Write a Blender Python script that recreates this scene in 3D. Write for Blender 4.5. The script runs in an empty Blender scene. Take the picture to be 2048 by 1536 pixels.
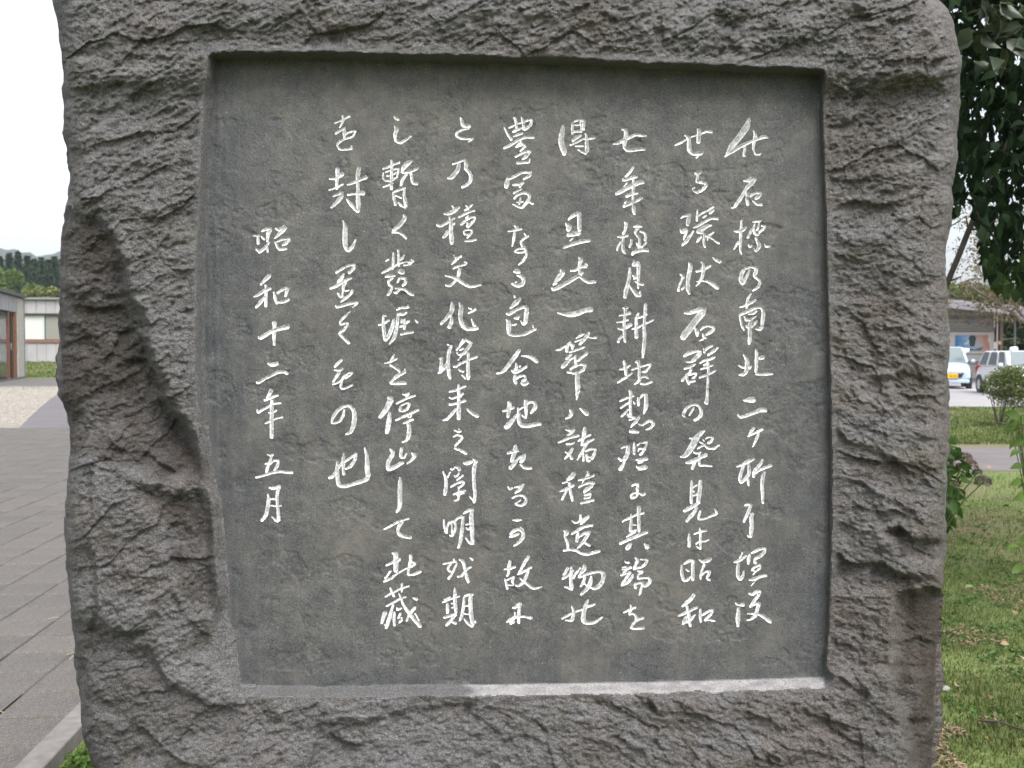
import bpy, bmesh, math, random
import numpy as np
from math import radians, sin, cos, pi, sqrt, atan2
from mathutils import Vector, Matrix

# ---------------------------------------------------------------- camera, sky, sun, exposure
scn = bpy.context.scene
COL = scn.collection
CAM = np.array([0.0, -2.02, 1.5]); FPX = 2010.0; PITCH = math.atan(68/2010)
cam_d = bpy.data.cameras.new("camera"); cam = bpy.data.objects.new("camera", cam_d); COL.objects.link(cam)
cam.location = CAM; cam.rotation_euler = (pi/2-PITCH, 0, 0)
cam_d.sensor_width = 36; cam_d.lens = 36*FPX/2048; cam_d.clip_end = 6000; cam_d.clip_start = 0.05
cam_d.dof.use_dof = True; cam_d.dof.focus_distance = 2.02; cam_d.dof.aperture_fstop = 11
scn.camera = cam
SUN_EL, SUN_AZ = radians(54), radians(150)      # azimuth clockwise from north (+Y)
world = bpy.data.worlds.new("World"); scn.world = world; world.use_nodes = True
nt = world.node_tree; nt.nodes.clear()
wo = nt.nodes.new('ShaderNodeOutputWorld'); bg = nt.nodes.new('ShaderNodeBackground')
sky = nt.nodes.new('ShaderNodeTexSky'); sky.sky_type = 'NISHITA'; sky.sun_disc = False
sky.sun_elevation = SUN_EL; sky.sun_rotation = SUN_AZ; sky.air_density = 1.0; sky.dust_density = 4.0; sky.ozone_density = 1.0
hs = nt.nodes.new('ShaderNodeHueSaturation'); hs.inputs['Saturation'].default_value = 0.32; hs.inputs['Value'].default_value = 1.0
nt.links.new(sky.outputs[0], hs.inputs['Color']); nt.links.new(hs.outputs[0], bg.inputs[0]); nt.links.new(bg.outputs[0], wo.inputs[0])
bg.inputs[1].default_value = 0.13
sun_d = bpy.data.lights.new("sun", 'SUN'); sun = bpy.data.objects.new("sun", sun_d); COL.objects.link(sun)
sun_d.energy = 1.5; sun_d.angle = radians(36); sun_d.color = (1.0, 0.985, 0.97)
sd = Vector((sin(SUN_AZ)*cos(SUN_EL), cos(SUN_AZ)*cos(SUN_EL), sin(SUN_EL)))
sun.rotation_euler = sd.to_track_quat('Z', 'Y').to_euler()
scn.view_settings.view_transform = 'Standard'; scn.view_settings.look = 'None'
scn.view_settings.exposure = 1.36; scn.view_settings.gamma = 1; scn.view_settings.use_curve_mapping = False
scn.render.engine = 'CYCLES'
scn.cycles.volume_bounces = 0; scn.cycles.max_bounces = 8

# ---------------------------------------------------------------- helpers
rng = np.random.default_rng(7); random.seed(7)
def ray(u, v):
    u = np.asarray(u, float); v = np.asarray(v, float)
    a = (u-1024)/FPX; b = -(v-768)/FPX
    return a, cos(PITCH)+b*sin(PITCH), b*cos(PITCH)-sin(PITCH)      # world x, y, z of the viewing direction
def onplane(u, v, Y):
    """point of the vertical plane y=Y seen at photo pixel u,v"""
    dx, dy, dz = ray(u, v); t = (np.asarray(Y)-CAM[1])/dy
    return np.stack([CAM[0]+dx*t, np.broadcast_to(np.asarray(Y, float), np.shape(t)), CAM[2]+dz*t], -1)
def at(u, v, d): return Vector(onplane(u, v, CAM[1]+d))
def gr(u, v, z=0.0):
    dx, dy, dz = ray(u, v); t = (z-CAM[2])/dz
    return Vector((float(CAM[0]+dx*t), float(CAM[1]+dy*t), z))

def tag(o, label=None, cat=None, group=None, kind=None):
    if label: o['label'] = label
    if cat: o['category'] = cat
    if group: o['group'] = group
    if kind: o['kind'] = kind
    return o
def link(name, me, mat=None, parent=None):
    o = bpy.data.objects.new(name, me); COL.objects.link(o)
    if mat is not None and me is not None and not me.materials: me.materials.append(mat)
    if parent is not None: o.parent = parent
    return o
def empty(name, loc=(0, 0, 0), rz=0):
    o = bpy.data.objects.new(name, None); COL.objects.link(o); o.location = loc; o.rotation_euler = (0, 0, rz); return o
def npmesh(name, V, polys, smooth=False):
    """polys: list of index arrays, each (n,k)"""
    me = bpy.data.meshes.new(name); V = np.asarray(V, np.float32)
    polys = [np.asarray(p, np.int32) for p in polys if len(p)]
    nl = sum(p.size for p in polys); npol = sum(len(p) for p in polys)
    me.vertices.add(len(V)); me.vertices.foreach_set('co', V.ravel())
    me.loops.add(nl); me.loops.foreach_set('vertex_index', np.concatenate([p.ravel() for p in polys]))
    me.polygons.add(npol)
    tot = np.concatenate([np.full(len(p), p.shape[1], np.int32) for p in polys])
    st = np.concatenate([[0], np.cumsum(tot)[:-1]]).astype(np.int32)
    me.polygons.foreach_set('loop_start', st); me.polygons.foreach_set('loop_total', tot)
    me.polygons.foreach_set('use_smooth', np.full(npol, smooth))
    me.update(calc_edges=True); return me
def pymesh(name, V, F, smooth=False):
    me = bpy.data.meshes.new(name); me.from_pydata([tuple(v) for v in V], [], F); 
    if smooth: me.polygons.foreach_set('use_smooth', [True]*len(me.polygons))
    me.update(); return me
class MB:
    def __init__(s): s.V = []; s.F = []
    def add(s, V, F):
        n = len(s.V); s.V += [tuple(v) for v in V]; s.F += [tuple(i+n for i in f) for f in F]; return s
    def box(s, c, d, rz=0, R=None):
        x, y, z = d[0]/2, d[1]/2, d[2]/2
        P = [Vector((a*x, b*y, e*z)) for e in (-1, 1) for a, b in ((-1, -1), (1, -1), (1, 1), (-1, 1))]
        M = R if R is not None else Matrix.Rotation(rz, 3, 'Z')
        return s.add([M@p+Vector(c) for p in P], [(0, 3, 2, 1), (4, 5, 6, 7), (0, 1, 5, 4), (1, 2, 6, 5), (2, 3, 7, 6), (3, 0, 4, 7)])
    def tube(s, pts, rad, n=6, cap=True):
        pts = [Vector(p) for p in pts]; N = len(pts)
        if not hasattr(rad, '__len__'): rad = [rad]*N
        V = []; 
        for i, p in enumerate(pts):
            t = (pts[min(i+1, N-1)]-pts[max(i-1, 0)]).normalized()
            a = t.orthogonal().normalized() if i == 0 else (a-t*a.dot(t)).normalized()
            b = t.cross(a)
            V += [p+(a*cos(2*pi*k/n)+b*sin(2*pi*k/n))*rad[i] for k in range(n)]
        F = [(i*n+k, i*n+(k+1) % n, (i+1)*n+(k+1) % n, (i+1)*n+k) for i in range(N-1) for k in range(n)]
        if cap: F += [tuple(range(n))[::-1], tuple(range((N-1)*n, N*n))]
        return s.add(V, F)
    def prism(s, poly, a, b, M=None):
        """polygon in local (x,z) extruded along local y from a to b"""
        n = len(poly); V = [Vector((p[0], a, p[1])) for p in poly]+[Vector((p[0], b, p[1])) for p in poly]
        if M: V = [M@v for v in V]
        return s.add(V, [tuple(range(n)), tuple(range(2*n-1, n-1, -1))]+[(i, i+n, (i+1) % n+n, (i+1) % n) for i in range(n)])
    def build(s, name, mat, parent=None, smooth=False, bevel=0):
        me = pymesh(name, s.V, s.F, smooth); o = link(name, me, mat, parent)
        if bevel:
            m = o.modifiers.new('bevel', 'BEVEL'); m.width = bevel; m.segments = 2; m.limit_method = 'ANGLE'
        return o
def copy_tree(o, parent=None):
    c = o.copy(); COL.objects.link(c); c.parent = parent
    for ch in list(o.children): copy_tree(ch, c)
    return c

# ---- numpy noise
def _h(ix, iy, s):
    with np.errstate(over='ignore'):
        n = (ix.astype(np.int64)*374761393+iy.astype(np.int64)*668265263+s*1442695041) & 0xffffffff
        n = ((n ^ (n >> 13))*1274126177) & 0xffffffff
        n = ((n ^ (n >> 15))*2246822519) & 0xffffffff
    return (n ^ (n >> 16)).astype(np.float64)/4294967295.0
def vn(x, y, s=0):
    ix = np.floor(x); iy = np.floor(y); fx = x-ix; fy = y-iy
    fx = fx*fx*fx*(fx*(fx*6-15)+10); fy = fy*fy*fy*(fy*(fy*6-15)+10); ix = ix.astype(np.int64); iy = iy.astype(np.int64)
    a = _h(ix, iy, s); b = _h(ix+1, iy, s); c = _h(ix, iy+1, s); d = _h(ix+1, iy+1, s)
    return (a+(b-a)*fx+(c-a)*fy+(a-b-c+d)*fx*fy)*2-1
def fbm(x, y, s=0, o=4, g=0.5):
    r = 0; a = 1; t = 0
    for k in range(o): r = r+a*vn(x*2**k+17.3*k, y*2**k-9.1*k, s+k*31); t += a; a *= g
    return r/t
def facets(x, y, s=0):
    """Voronoi chips, each with its own offset and tilt; returns offset value in -1..1"""
    ix = np.floor(x).astype(np.int64); iy = np.floor(y).astype(np.int64); best = np.full(x.shape, 9e9); out = np.zeros(x.shape)
    for dx in (-1, 0, 1):
        for dy in (-1, 0, 1):
            jx = ix+dx; jy = iy+dy; px = jx+_h(jx, jy, s+1); py = jy+_h(jx, jy, s+2)
            d = (x-px)**2+(y-py)**2; m = d < best; best = np.where(m, d, best)
            val = (_h(jx, jy, s+3)-.5)*1.1+(x-px)*(_h(jx, jy, s+4)-.5)*1.5+(y-py)*(_h(jx, jy, s+5)-.15)*1.5
            out = np.where(m, val, out)
    return out
def polysdf(X, Y, P):
    """signed distance, negative inside; chunked by rows"""
    P = np.asarray(P, float); D = np.full(X.shape, 1e18); ins = np.zeros(X.shape, bool)
    for a, b in zip(P, np.roll(P, -1, 0)):
        d = b-a; t = np.clip(((X-a[0])*d[0]+(Y-a[1])*d[1])/(d@d), 0, 1)
        D = np.minimum(D, (X-a[0]-t*d[0])**2+(Y-a[1]-t*d[1])**2)
        if a[1] != b[1]:
            c = ((a[1] > Y) != (b[1] > Y)) & (X < (b[0]-a[0])*(Y-a[1])/(b[1]-a[1])+a[0]); ins ^= c
    D = np.sqrt(D); return np.where(ins, -D, D)

# ---------------------------------------------------------------- materials
def mat(name, base=(.5, .5, .5), rough=.8, metal=0.0, spec=0.3):
    m = bpy.data.materials.new(name); m.use_nodes = True; b = m.node_tree.nodes['Principled BSDF']
    b.inputs['Base Color'].default_value = (*base, 1); b.inputs['Roughness'].default_value = rough
    b.inputs['Metallic'].default_value = metal; b.inputs['Specular IOR Level'].default_value = spec
    return m
def nn(m, t, **k):
    n = m.node_tree.nodes.new(t)
    for a, v in k.items():
        if hasattr(n, a): setattr(n, a, v)
        else: n.inputs[a].default_value = v
    return n
def lk(m, a, b): m.node_tree.links.new(a, b)
def coords(m, scale=(1, 1, 1), rot=(0, 0, 0), kind='Object'):
    c = nn(m, 'ShaderNodeTexCoord'); mp = nn(m, 'ShaderNodeMapping'); mp.inputs['Scale'].default_value = scale; mp.inputs['Rotation'].default_value = rot
    lk(m, c.outputs[kind], mp.inputs[0]); return mp.outputs[0]
def noise(m, vec, scale, detail=6, rough=.6, dist=0):
    n = nn(m, 'ShaderNodeTexNoise'); n.inputs['Scale'].default_value = scale; n.inputs['Detail'].default_value = detail
    n.inputs['Roughness'].default_value = rough; n.inputs['Distortion'].default_value = dist; lk(m, vec, n.inputs['Vector']); return n.outputs['Fac']
def ramp(m, fac, stops):
    r = nn(m, 'ShaderNodeValToRGB'); e = r.color_ramp.elements
    while len(e) < len(stops): e.new(.5)
    for q, (p, c) in zip(e, stops): q.position = p; q.color = (*c, 1) if len(c) == 3 else c
    lk(m, fac, r.inputs[0]); return r.outputs[0]
def mix(m, a, b, fac, mode='MIX'):
    n = nn(m, 'ShaderNodeMix'); n.data_type = 'RGBA'; n.blend_type = mode
    for i, v in ((6, a), (7, b), (0, fac)):
        if isinstance(v, (int, float)): n.inputs[i].default_value = v
        elif isinstance(v, tuple): n.inputs[i].default_value = (*v, 1)
        else: lk(m, v, n.inputs[i])
    return n.outputs[2]
def math_(m, op, a, b=0.0):
    n = nn(m, 'ShaderNodeMath'); n.operation = op
    for i, v in enumerate((a, b)):
        if isinstance(v, (int, float)): n.inputs[i].default_value = v
        else: lk(m, v, n.inputs[i])
    return n.outputs[0]
def setc(m, c): lk(m, c, m.node_tree.nodes['Principled BSDF'].inputs['Base Color'])
def bump(m, h, strength=.5, dist=.002):
    b = nn(m, 'ShaderNodeBump'); b.inputs['Strength'].default_value = strength; b.inputs['Distance'].default_value = dist
    lk(m, h, b.inputs['Height']); lk(m, b.outputs[0], m.node_tree.nodes['Principled BSDF'].inputs['Normal']); return b
def noisy(name, c1, c2, scale=5, rough=.85, bs=0, bd=.002, metal=0, spec=.3, detail=6, contrast=(.3, .7)):
    m = mat(name, c1, rough, metal, spec); v = coords(m); n = noise(m, v, scale, detail)
    setc(m, ramp(m, n, [(contrast[0], c1), (contrast[1], c2)]))
    if bs: bump(m, n, bs, bd)
    return m
def foliage(name, c1, c2, c3=None, trans=.25, rough=.6, nscale=2.0):
    m = mat(name, c1, rough, 0, .25); v = coords(m); n = noise(m, v, nscale, 3)
    g = nn(m, 'ShaderNodeNewGeometry')
    r = ramp(m, g.outputs['Random Per Island'], [(0, c1), (.5, c2), (1, c3 or c2)])
    col = mix(m, r, mix(m, c1, c3 or c2, n), .45)
    setc(m, col)
    tr = nn(m, 'ShaderNodeBsdfTranslucent'); lk(m, col, tr.inputs[0]); ms = nn(m, 'ShaderNodeMixShader'); ms.inputs[0].default_value = trans
    b = m.node_tree.nodes['Principled BSDF']; out = m.node_tree.nodes['Material Output']
    lk(m, b.outputs[0], ms.inputs[1]); lk(m, tr.outputs[0], ms.inputs[2]); lk(m, ms.outputs[0], out.inputs[0])
    return m
# traced brush strokes of the inscription: photo pixel x6 offsets and stroke widths
STROKES = """
@1440 228
=
355,50,30 320,150,75 230,280,70 130,400,60 60,520,12
70,510,10 170,430,50 250,385,45 350,340,35 450,300,35 530,272,45 575,285,18
300,380,30 295,440,35 285,500,25 310,510,12
400,200,10 425,250,40 410,330,40 400,400,35 410,450,20 430,485,20 480,485,15 495,460,10
=
275,800,12 330,800,40 390,775,55 430,765,35
430,775,30 380,830,55 320,890,40 260,990,40 200,1080,40 165,1120,25 130,1130,10
325,940,35 325,1020,40 335,1095,35
360,990,25 420,950,30 490,945,25 460,990,45 425,1020,30
395,1040,20 440,1080,25 490,1090,30 500,1075,15
=
165,1405,15 220,1410,35 270,1390,45 320,1355,25
258,1275,20 255,1340,30 250,1420,35 245,1536,32 245,1640,28 260,1680,15
230,1530,30 200,1570,25 165,1625,15
390,1295,12 440,1290,30 500,1280,15
385,1380,30 355,1440,35 330,1495,25
420,1310,18 405,1370,25 415,1430,30 450,1450,28 475,1430,15
470,1310,20 455,1380,22 430,1400,15
500,1340,25 545,1345,18 510,1390,30 470,1420,20
430,1480,30 450,1536,35 470,1580,50 455,1620,35 430,1645,25 405,1610,10
340,1565,20 360,1590,35 385,1575,15
535,1560,12 555,1590,25 600,1588,20
@1440 484
=
355,330,25 330,400,30 300,450,35 275,500,40
275,510,35 250,450,50 265,370,45 310,315,35 380,300,25 430,315,40 430,360,45 415,410,35 460,450,25 480,480,30 460,530,40 425,565,25 390,590,12
=
375,620,10 340,670,30 325,740,35 320,800,20
235,785,15 300,765,25 370,725,40 435,690,15
290,1060,12 265,1010,30 250,950,28 240,880,25 290,850,40 350,825,35 400,800,30 460,785,25 505,800,30 520,860,45 510,950,45 505,1010,40 480,1045,40 430,1045,20
440,820,30 400,850,45 340,870,15
290,890,15 315,935,30 370,925,30 440,890,12
310,1000,20 340,1020,35 390,1000,40 450,940,10
375,930,30 355,1010,45 360,1100,50 355,1180,45 350,1225,30
=
275,1345,10 310,1390,40 325,1430,55 325,1500,55 310,1560,45 280,1590,40 220,1595,12
220,1480,12 260,1500,25 300,1510,25
385,1485,10 350,1520,35
430,1285,25 440,1330,40 435,1400,40 435,1500,38 430,1565,30
425,1580,30 500,1588,32 560,1585,35 635,1582,25
470,1400,35 510,1385,50 530,1380,30
@1440 740
=
280,365,12 330,360,50 385,355,75 420,355,55
205,530,10 250,565,30 320,545,40 410,510,40 490,480,55 540,480,50 555,505,20
=
410,690,30 380,730,35 350,780,20
335,795,20 380,770,30 450,740,30 515,710,25
465,760,28 440,820,35 410,890,22 385,935,8
=
200,1165,18 270,1135,30 350,1090,45 415,1065,25
300,1120,25 265,1200,38 240,1300,40 255,1350,30 300,1310,40 345,1250,38 350,1190,40 345,1120,28
335,1310,30 340,1350,35 345,1395,15
515,1070,20 490,1120,35 450,1170,40 410,1220,40 405,1285,35
400,1240,40 460,1210,30 530,1175,35 625,1140,35
540,1220,25 515,1280,40 505,1380,45 510,1480,42 515,1600,30
@1440 1010
=
300,5,25 340,-10,25 370,-5,30 370,10,35 345,70,40 315,140,35 285,205,30
360,110,15 400,100,18 375,150,45 382,230,50 375,320,50 370,385,35
325,360,12 350,385,25
=
165,690,18 230,665,40 320,610,20
270,570,12 240,640,25
220,690,35 215,780,45 220,860,45 245,890,35 275,850,35 290,775,10
355,590,25 345,650,45 340,710,25
375,580,20 440,545,35 500,525,30 550,520,20
550,520,15 530,570,35 480,615,40 430,640,35 410,660,20
415,650,25 425,700,40
385,770,25 430,740,25 485,720,20 475,760,28 430,790,20 375,785,15
430,800,20 395,840,12
350,900,25 400,890,40 480,860,35 560,845,30
440,890,14 390,950,10 345,1015,8
=
180,1175,15 225,1200,20 270,1195,45 285,1205,30
225,1230,35 220,1300,50 215,1380,55 215,1460,30
345,1060,20 390,1070,35 450,1035,40 485,1040,20 450,1100,35 410,1150,35 360,1225,30
365,1215,30 420,1190,25 470,1180,35 450,1250,40 420,1330,40 370,1370,25 320,1385,15
325,1305,15 390,1305,20 460,1310,30 520,1335,40 580,1380,50 615,1410,35
@1330 228
=
110,380,12 190,345,25 270,295,15 350,265,15 440,235,20 500,210,30 565,215,35
235,250,20 285,290,45 290,370,55 295,430,55 340,475,45 420,470,55 455,465,40
410,490,20 370,530,12
385,180,15 410,200,50 405,270,50 400,345,50
=
445,670,15 410,700,50 355,715,25
395,720,30 390,770,30 385,810,35 430,820,30 480,830,40 490,860,40 450,910,35 390,940,30 345,925,20 330,895,12 365,885,8
=
190,1250,15 240,1220,30 300,1210,45
300,1200,40 280,1270,55 270,1340,40
180,1380,15 200,1420,30 240,1400,60 265,1390,50
265,1400,30 240,1460,28 220,1510,12
345,1400,15 310,1450,30 280,1500,38 240,1545,35 205,1580,20
390,1150,10 385,1220,25 380,1285,25 
400,1230,15 450,1190,20 510,1160,20 585,1115,20
590,1150,20 550,1180,35 530,1200,20
500,1215,20 455,1245,20
340,1365,20 400,1340,30 480,1290,30 560,1250,30 635,1255,35
560,1335,20 500,1345,45 440,1385,55 400,1415,45 460,1430,30
475,1440,25 465,1536,30 485,1600,28
440,1470,20 400,1510,30 380,1540,20
590,1415,15 540,1450,25 490,1470,20
490,1470,20 550,1485,20 610,1530,20 650,1555,25
515,1490,20 510,1520,15
@1330 484
=
180,385,15 215,410,40 200,460,25 175,520,25 160,590,30
200,570,30 235,535,25
285,245,20 305,300,55 285,400,50 275,480,50 275,560,50 295,620,35
435,235,20 460,270,35 460,340,45 445,420,35 410,490,22 370,530,12
370,355,20 420,345,30 500,310,30 550,285,20
380,475,18 450,465,20 520,475,35 580,510,50 640,555,45
570,185,10 620,220,35 670,235,45
=
230,855,22 300,850,40 390,820,55 450,800,60
490,800,25 440,860,80 380,930,75 310,1020,80 240,1110,80 210,1160,70
355,1030,15 385,1075,50 385,1130,30
425,1060,15 470,1020,25 530,1010,20 590,1035,30 550,1080,40 490,1115,20
450,1095,12 470,1140,35 495,1155,20
410,1185,12 460,1165,25
=
225,1375,25 280,1335,50 350,1315,35 430,1315,25 410,1350,45 350,1410,50 310,1440,25 250,1435,15
230,1520,25 300,1500,35 365,1465,20
320,1505,28 300,1560,27 255,1600,28 200,1671,30
265,1596,30 265,1646,35 290,1711,30
280,1596,25 340,1581,25 380,1576,15 355,1621,25 325,1636,20
300,1681,25 365,1666,22
460,1275,15 475,1330,30
475,1310,20 520,1265,30 575,1245,20
635,1270,20 580,1310,35 515,1360,25
420,1455,20 480,1420,25 540,1405,30 600,1380,25
460,1480,15 520,1450,25
430,1530,15 500,1500,30 575,1475,25
515,1420,25 520,1530,30 515,1650,32 510,1780,32 505,1880,35 495,1940,50
410,1631,22 480,1601,30 560,1566,30 610,1541,22
@1330 740
=
350,450,15 320,500,25 290,545,18
240,565,20 220,530,35 250,470,35 300,430,30 360,415,30 410,435,30 435,490,40 430,540,45 395,580,35 350,605,35
=
480,725,15 430,760,45 380,810,65 340,890,75 290,970,70 240,1030,50 180,1045,12
290,820,12 340,820,30
485,830,15 520,805,20 575,815,20 555,855,35 515,880,35
450,830,10 470,855,18
410,860,15 470,890,25 510,930,30 580,940,35 650,900,15
470,895,30 430,920,25 385,950,12
340,985,15 380,1000,25 435,985,15
250,1115,30 320,1100,50 400,1060,45 500,1015,45
380,1060,35 350,1120,40 325,1190,30
415,1000,25 415,1100,30 420,1145,25 480,1145,20 570,1155,20
=
320,1325,25 320,1420,40 315,1530,40 315,1600,35
425,1325,40 420,1430,50 405,1530,50 400,1600,45
340,1410,15 390,1375,20
345,1445,12 350,1470,12
340,1510,20 400,1480,25
225,1695,35 290,1660,45 360,1620,40 400,1600,30
385,1650,35 340,1720,40 290,1780,40 255,1820,30
425,1685,25 405,1750,30 410,1790,25 480,1785,20 560,1750,25 620,1720,35 595,1665,12
@1330 1010
=
290,345,20 292,420,40 290,500,35
345,350,18 430,320,25 505,305,22
415,275,15 425,350,30 425,430,30 430,520,28
370,470,15 410,440,18 480,435,20 530,415,12
370,490,10 395,510,18 430,525,25
=
200,720,25 200,800,40 215,880,40 240,910,30 280,890,30 320,850,15
225,710,18 290,670,35 350,665,30
338,680,35 335,740,45 335,830,45 335,905,35
235,760,10 275,790,18 300,800,10
405,655,12 460,680,40 520,660,50 555,640,35
475,710,30 450,770,25 430,830,30 425,890,25
430,850,20 480,805,25 540,795,25 520,840,35 500,880,20 540,900,35
=
350,1070,35 310,1130,45 250,1180,40 205,1220,22
155,1335,15 230,1300,35 310,1260,35 395,1225,25
260,1210,30 285,1290,40 290,1370,35 305,1455,35
265,1330,20 235,1380,45 215,1430,25
215,1415,25 280,1395,35 330,1350,30 370,1310,10
425,1250,30 425,1330,35 430,1405,28
440,1330,18 510,1280,30 575,1255,15 550,1310,35 500,1360,30 480,1385,20 530,1380,20 600,1390,20
@1205 228
=
125,365,15 190,345,40 260,310,40 330,280,35 400,250,35 470,260,25 525,262,15
230,185,15 280,200,45 280,270,55 265,340,50 265,400,40 310,435,40 380,430,40 450,420,45 510,425,30
=
370,635,30 330,700,30 275,755,22
245,770,15 250,800,20 310,780,35 380,755,40 420,750,25
295,825,18 240,890,8
160,960,40 230,925,45 340,865,50 430,825,55 490,815,50
285,990,35 350,960,40 430,950,20
250,1110,35 330,1070,45 420,1035,40 475,1005,25
290,1045,14 260,1070,12
372,780,25 370,880,40 365,980,30 370,1060,35 375,1140,45 385,1205,35
=
260,1295,12 285,1320,40 270,1390,30 250,1440,40
180,1475,15 240,1470,35 305,1455,35
250,1470,30 245,1560,38 250,1640,35 280,1680,12
220,1530,20 185,1590,22 175,1640,18
370,1355,15 420,1345,35 475,1350,20
430,1365,35 395,1410,30 410,1450,30 445,1490,35 445,1560,35 430,1580,30 405,1545,10
450,1410,20 500,1425,25 520,1470,35 510,1520,35
345,1500,25 345,1550,28 320,1600,25
530,1536,15 480,1590,25 420,1610,10
355,1690,30 380,1660,45 450,1630,50 530,1630,45 550,1655,20
@1205 484
=
380,225,10 370,275,35 420,255,50 435,250,40
435,260,40 430,350,45 430,440,35 428,560,18
330,310,28 325,400,40 305,500,40 280,590,50 270,670,40
360,400,20 395,420,40 375,445,20
385,470,15 440,495,30 490,510,35
320,520,20 370,580,40 420,635,50 450,640,30 450,590,25
=
240,795,15 275,790,40 310,790,15
275,790,40 270,880,35 260,960,35 262,1060,40 265,1130,35 270,1200,30
200,885,18 270,870,28 335,850,40
170,965,15 240,955,22 310,935,25
185,1040,20 250,1040,40 350,985,40
240,1120,30 200,1170,28 185,1205,30
435,850,20 410,900,30 405,980,38 405,1070,45 408,1150,45
385,910,15 460,900,30 540,870,12
355,1045,18 420,1025,28 500,985,25 615,935,20
515,740,35 515,830,42 505,920,35 500,1020,40 505,1120,42 500,1220,42 490,1310,42 482,1390,20
=
255,1420,25 270,1480,40 280,1540,40 280,1600,30
200,1530,15 260,1520,30 335,1480,20
180,1690,20 260,1640,25 360,1570,18
395,1440,30 430,1440,40 440,1500,35 440,1600,35 440,1660,35 380,1710,15
350,1535,20 440,1500,25 520,1480,20 585,1465,20
585,1470,15 540,1530,25 510,1555,30 470,1560,15
450,1640,15 480,1620,22 520,1620,22 550,1640,15
455,1700,25 520,1705,22 600,1675,22
@1205 740
=
320,245,30 340,270,40 335,350,35 335,440,35 340,540,35
210,375,20 280,340,25 380,310,20
215,460,20 270,420,25 330,380,25
225,560,25 270,520,30 310,470,25
300,530,25 350,560,20
370,380,18 390,410,18
430,330,30 430,380,35 435,430,30
440,350,15 490,290,25
520,290,45 525,380,50 520,450,50 495,525,20
305,560,20 350,560,25 385,575,25 320,600,25
445,555,25 410,610,40 370,650,35 340,690,15
430,650,15 480,660,25 560,610,30 615,640,35 580,690,30 520,720,15
325,735,40 370,735,48 435,745,28
=
225,940,18 270,920,25 325,910,25
318,910,30 305,960,50 300,1010,50 260,1080,50
190,1055,18 230,1090,30
270,1080,30 245,1140,35 210,1200,50
385,860,15 380,930,35 380,1010,30
410,910,15 450,880,20 500,870,22 540,860,22
540,855,15 520,920,30 485,980,30 450,1020,28
425,980,15 440,945,15 480,945,25
405,1080,18 460,1080,45 540,1065,35
430,1110,35 480,1100,30
405,1155,18 450,1180,50 530,1160,55
=
350,1390,20 400,1370,25 435,1370,20
430,1370,25 420,1430,40 425,1480,20
335,1510,25 370,1480,25 425,1480,25 400,1520,30 350,1535,25 335,1510,20
440,1480,15 480,1500,30 515,1480,20
@1205 1010
=
235,200,18 320,160,28 410,115,25 500,95,25
340,105,8 345,170,30 340,250,40 335,320,35
440,20,55 435,100,40 437,200,40 440,320,35
360,235,15 410,240,15
330,320,20 410,300,20
285,385,15 340,350,30 400,320,20
205,465,30 300,420,35 400,380,40 540,320,35
350,455,20 320,490,50 290,530,50
495,460,10 520,490,30 545,510,60
=
260,660,10 285,690,20 320,690,28
230,755,10 290,735,15
230,775,15 290,765,30 350,745,30
300,770,25 250,810,25
220,845,28 280,820,30 330,810,30 290,870,30 250,930,35 230,970,30
230,965,25 300,930,35 350,870,35 370,830,20
395,630,25 420,660,40 400,710,35 375,770,28
375,770,25 430,755,30 490,740,25
545,660,20 520,700,35 480,740,25
450,650,15 500,655,20 545,660,20
420,790,18 470,800,40 430,840,20 430,880,25 500,875,20 560,880,30 570,920,40 520,970,35 490,970,20
400,1000,40 395,950,30 450,935,25 485,940,30 465,1000,30 455,1050,30 435,1090,8
=
335,1195,12 345,1240,30 320,1310,22
250,1295,15 310,1265,28 400,1225,25
320,1315,25 370,1305,22 400,1330,30 410,1370,40
490,1355,30 430,1370,35 380,1410,28 345,1470,28 400,1485,25 500,1475,35
@1095 228
=
190,135,25 180,200,55 165,290,70 170,370,70 195,430,70 205,490,50
300,100,20 300,170,35 300,240,30
320,90,20 380,72,25 440,80,25
440,80,30 435,140,40 430,190,30
318,133,20 400,130,20
310,210,30 410,205,36
398,85,22 408,200,22
405,250,25 350,280,45 310,310,40 300,330,25
270,375,18 340,345,20 430,300,20 500,295,25 570,290,20
450,225,10 470,280,35 470,370,45 475,430,50 455,485,25
360,425,12 420,455,30 470,480,20
335,385,20 430,385,20
=
250,1270,25 300,1225,40 370,1190,50 395,1190,30
380,1200,50 380,1290,50 385,1400,50
215,1310,18 255,1350,65 255,1400,60
240,1450,50 320,1435,65 385,1430,50
310,1490,15 260,1530,12
190,1605,25 280,1570,35 400,1530,48 510,1515,40
@1095 484
=
160,335,30 180,370,60 140,420,60 100,480,45 70,515,25
50,550,30 80,570,35 180,520,45 290,455,45 380,400,40
372,185,12 400,210,50 385,270,40 385,340,35 385,390,30
275,345,25 340,335,35 400,300,30 470,290,40
460,255,30 475,285,30
430,360,20 400,395,25
380,405,25 430,450,35 500,480,45 580,475,35
=
120,850,15 200,865,35 280,870,65 370,850,65 450,820,55 510,810,65 530,815,55
=
100,1300,15 150,1290,30 200,1260,25 270,1230,15
265,1200,20 235,1260,40 230,1320,35
270,1200,20 300,1240,45 300,1285,25
340,1160,18 400,1120,28 440,1105,15
330,1200,15 420,1165,15
500,1080,20 480,1120,40 430,1180,40 385,1230,30
480,1140,20 530,1150,18 585,1150,28
260,1325,20 330,1300,30 445,1260,20
290,1345,20 240,1390,30 220,1410,20
320,1380,20 260,1420,35 200,1480,50 170,1510,30
480,1330,35 430,1370,30 360,1430,25
335,1360,20 335,1430,35 340,1500,30
270,1530,25 330,1490,25 400,1470,30 460,1480,30
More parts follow.
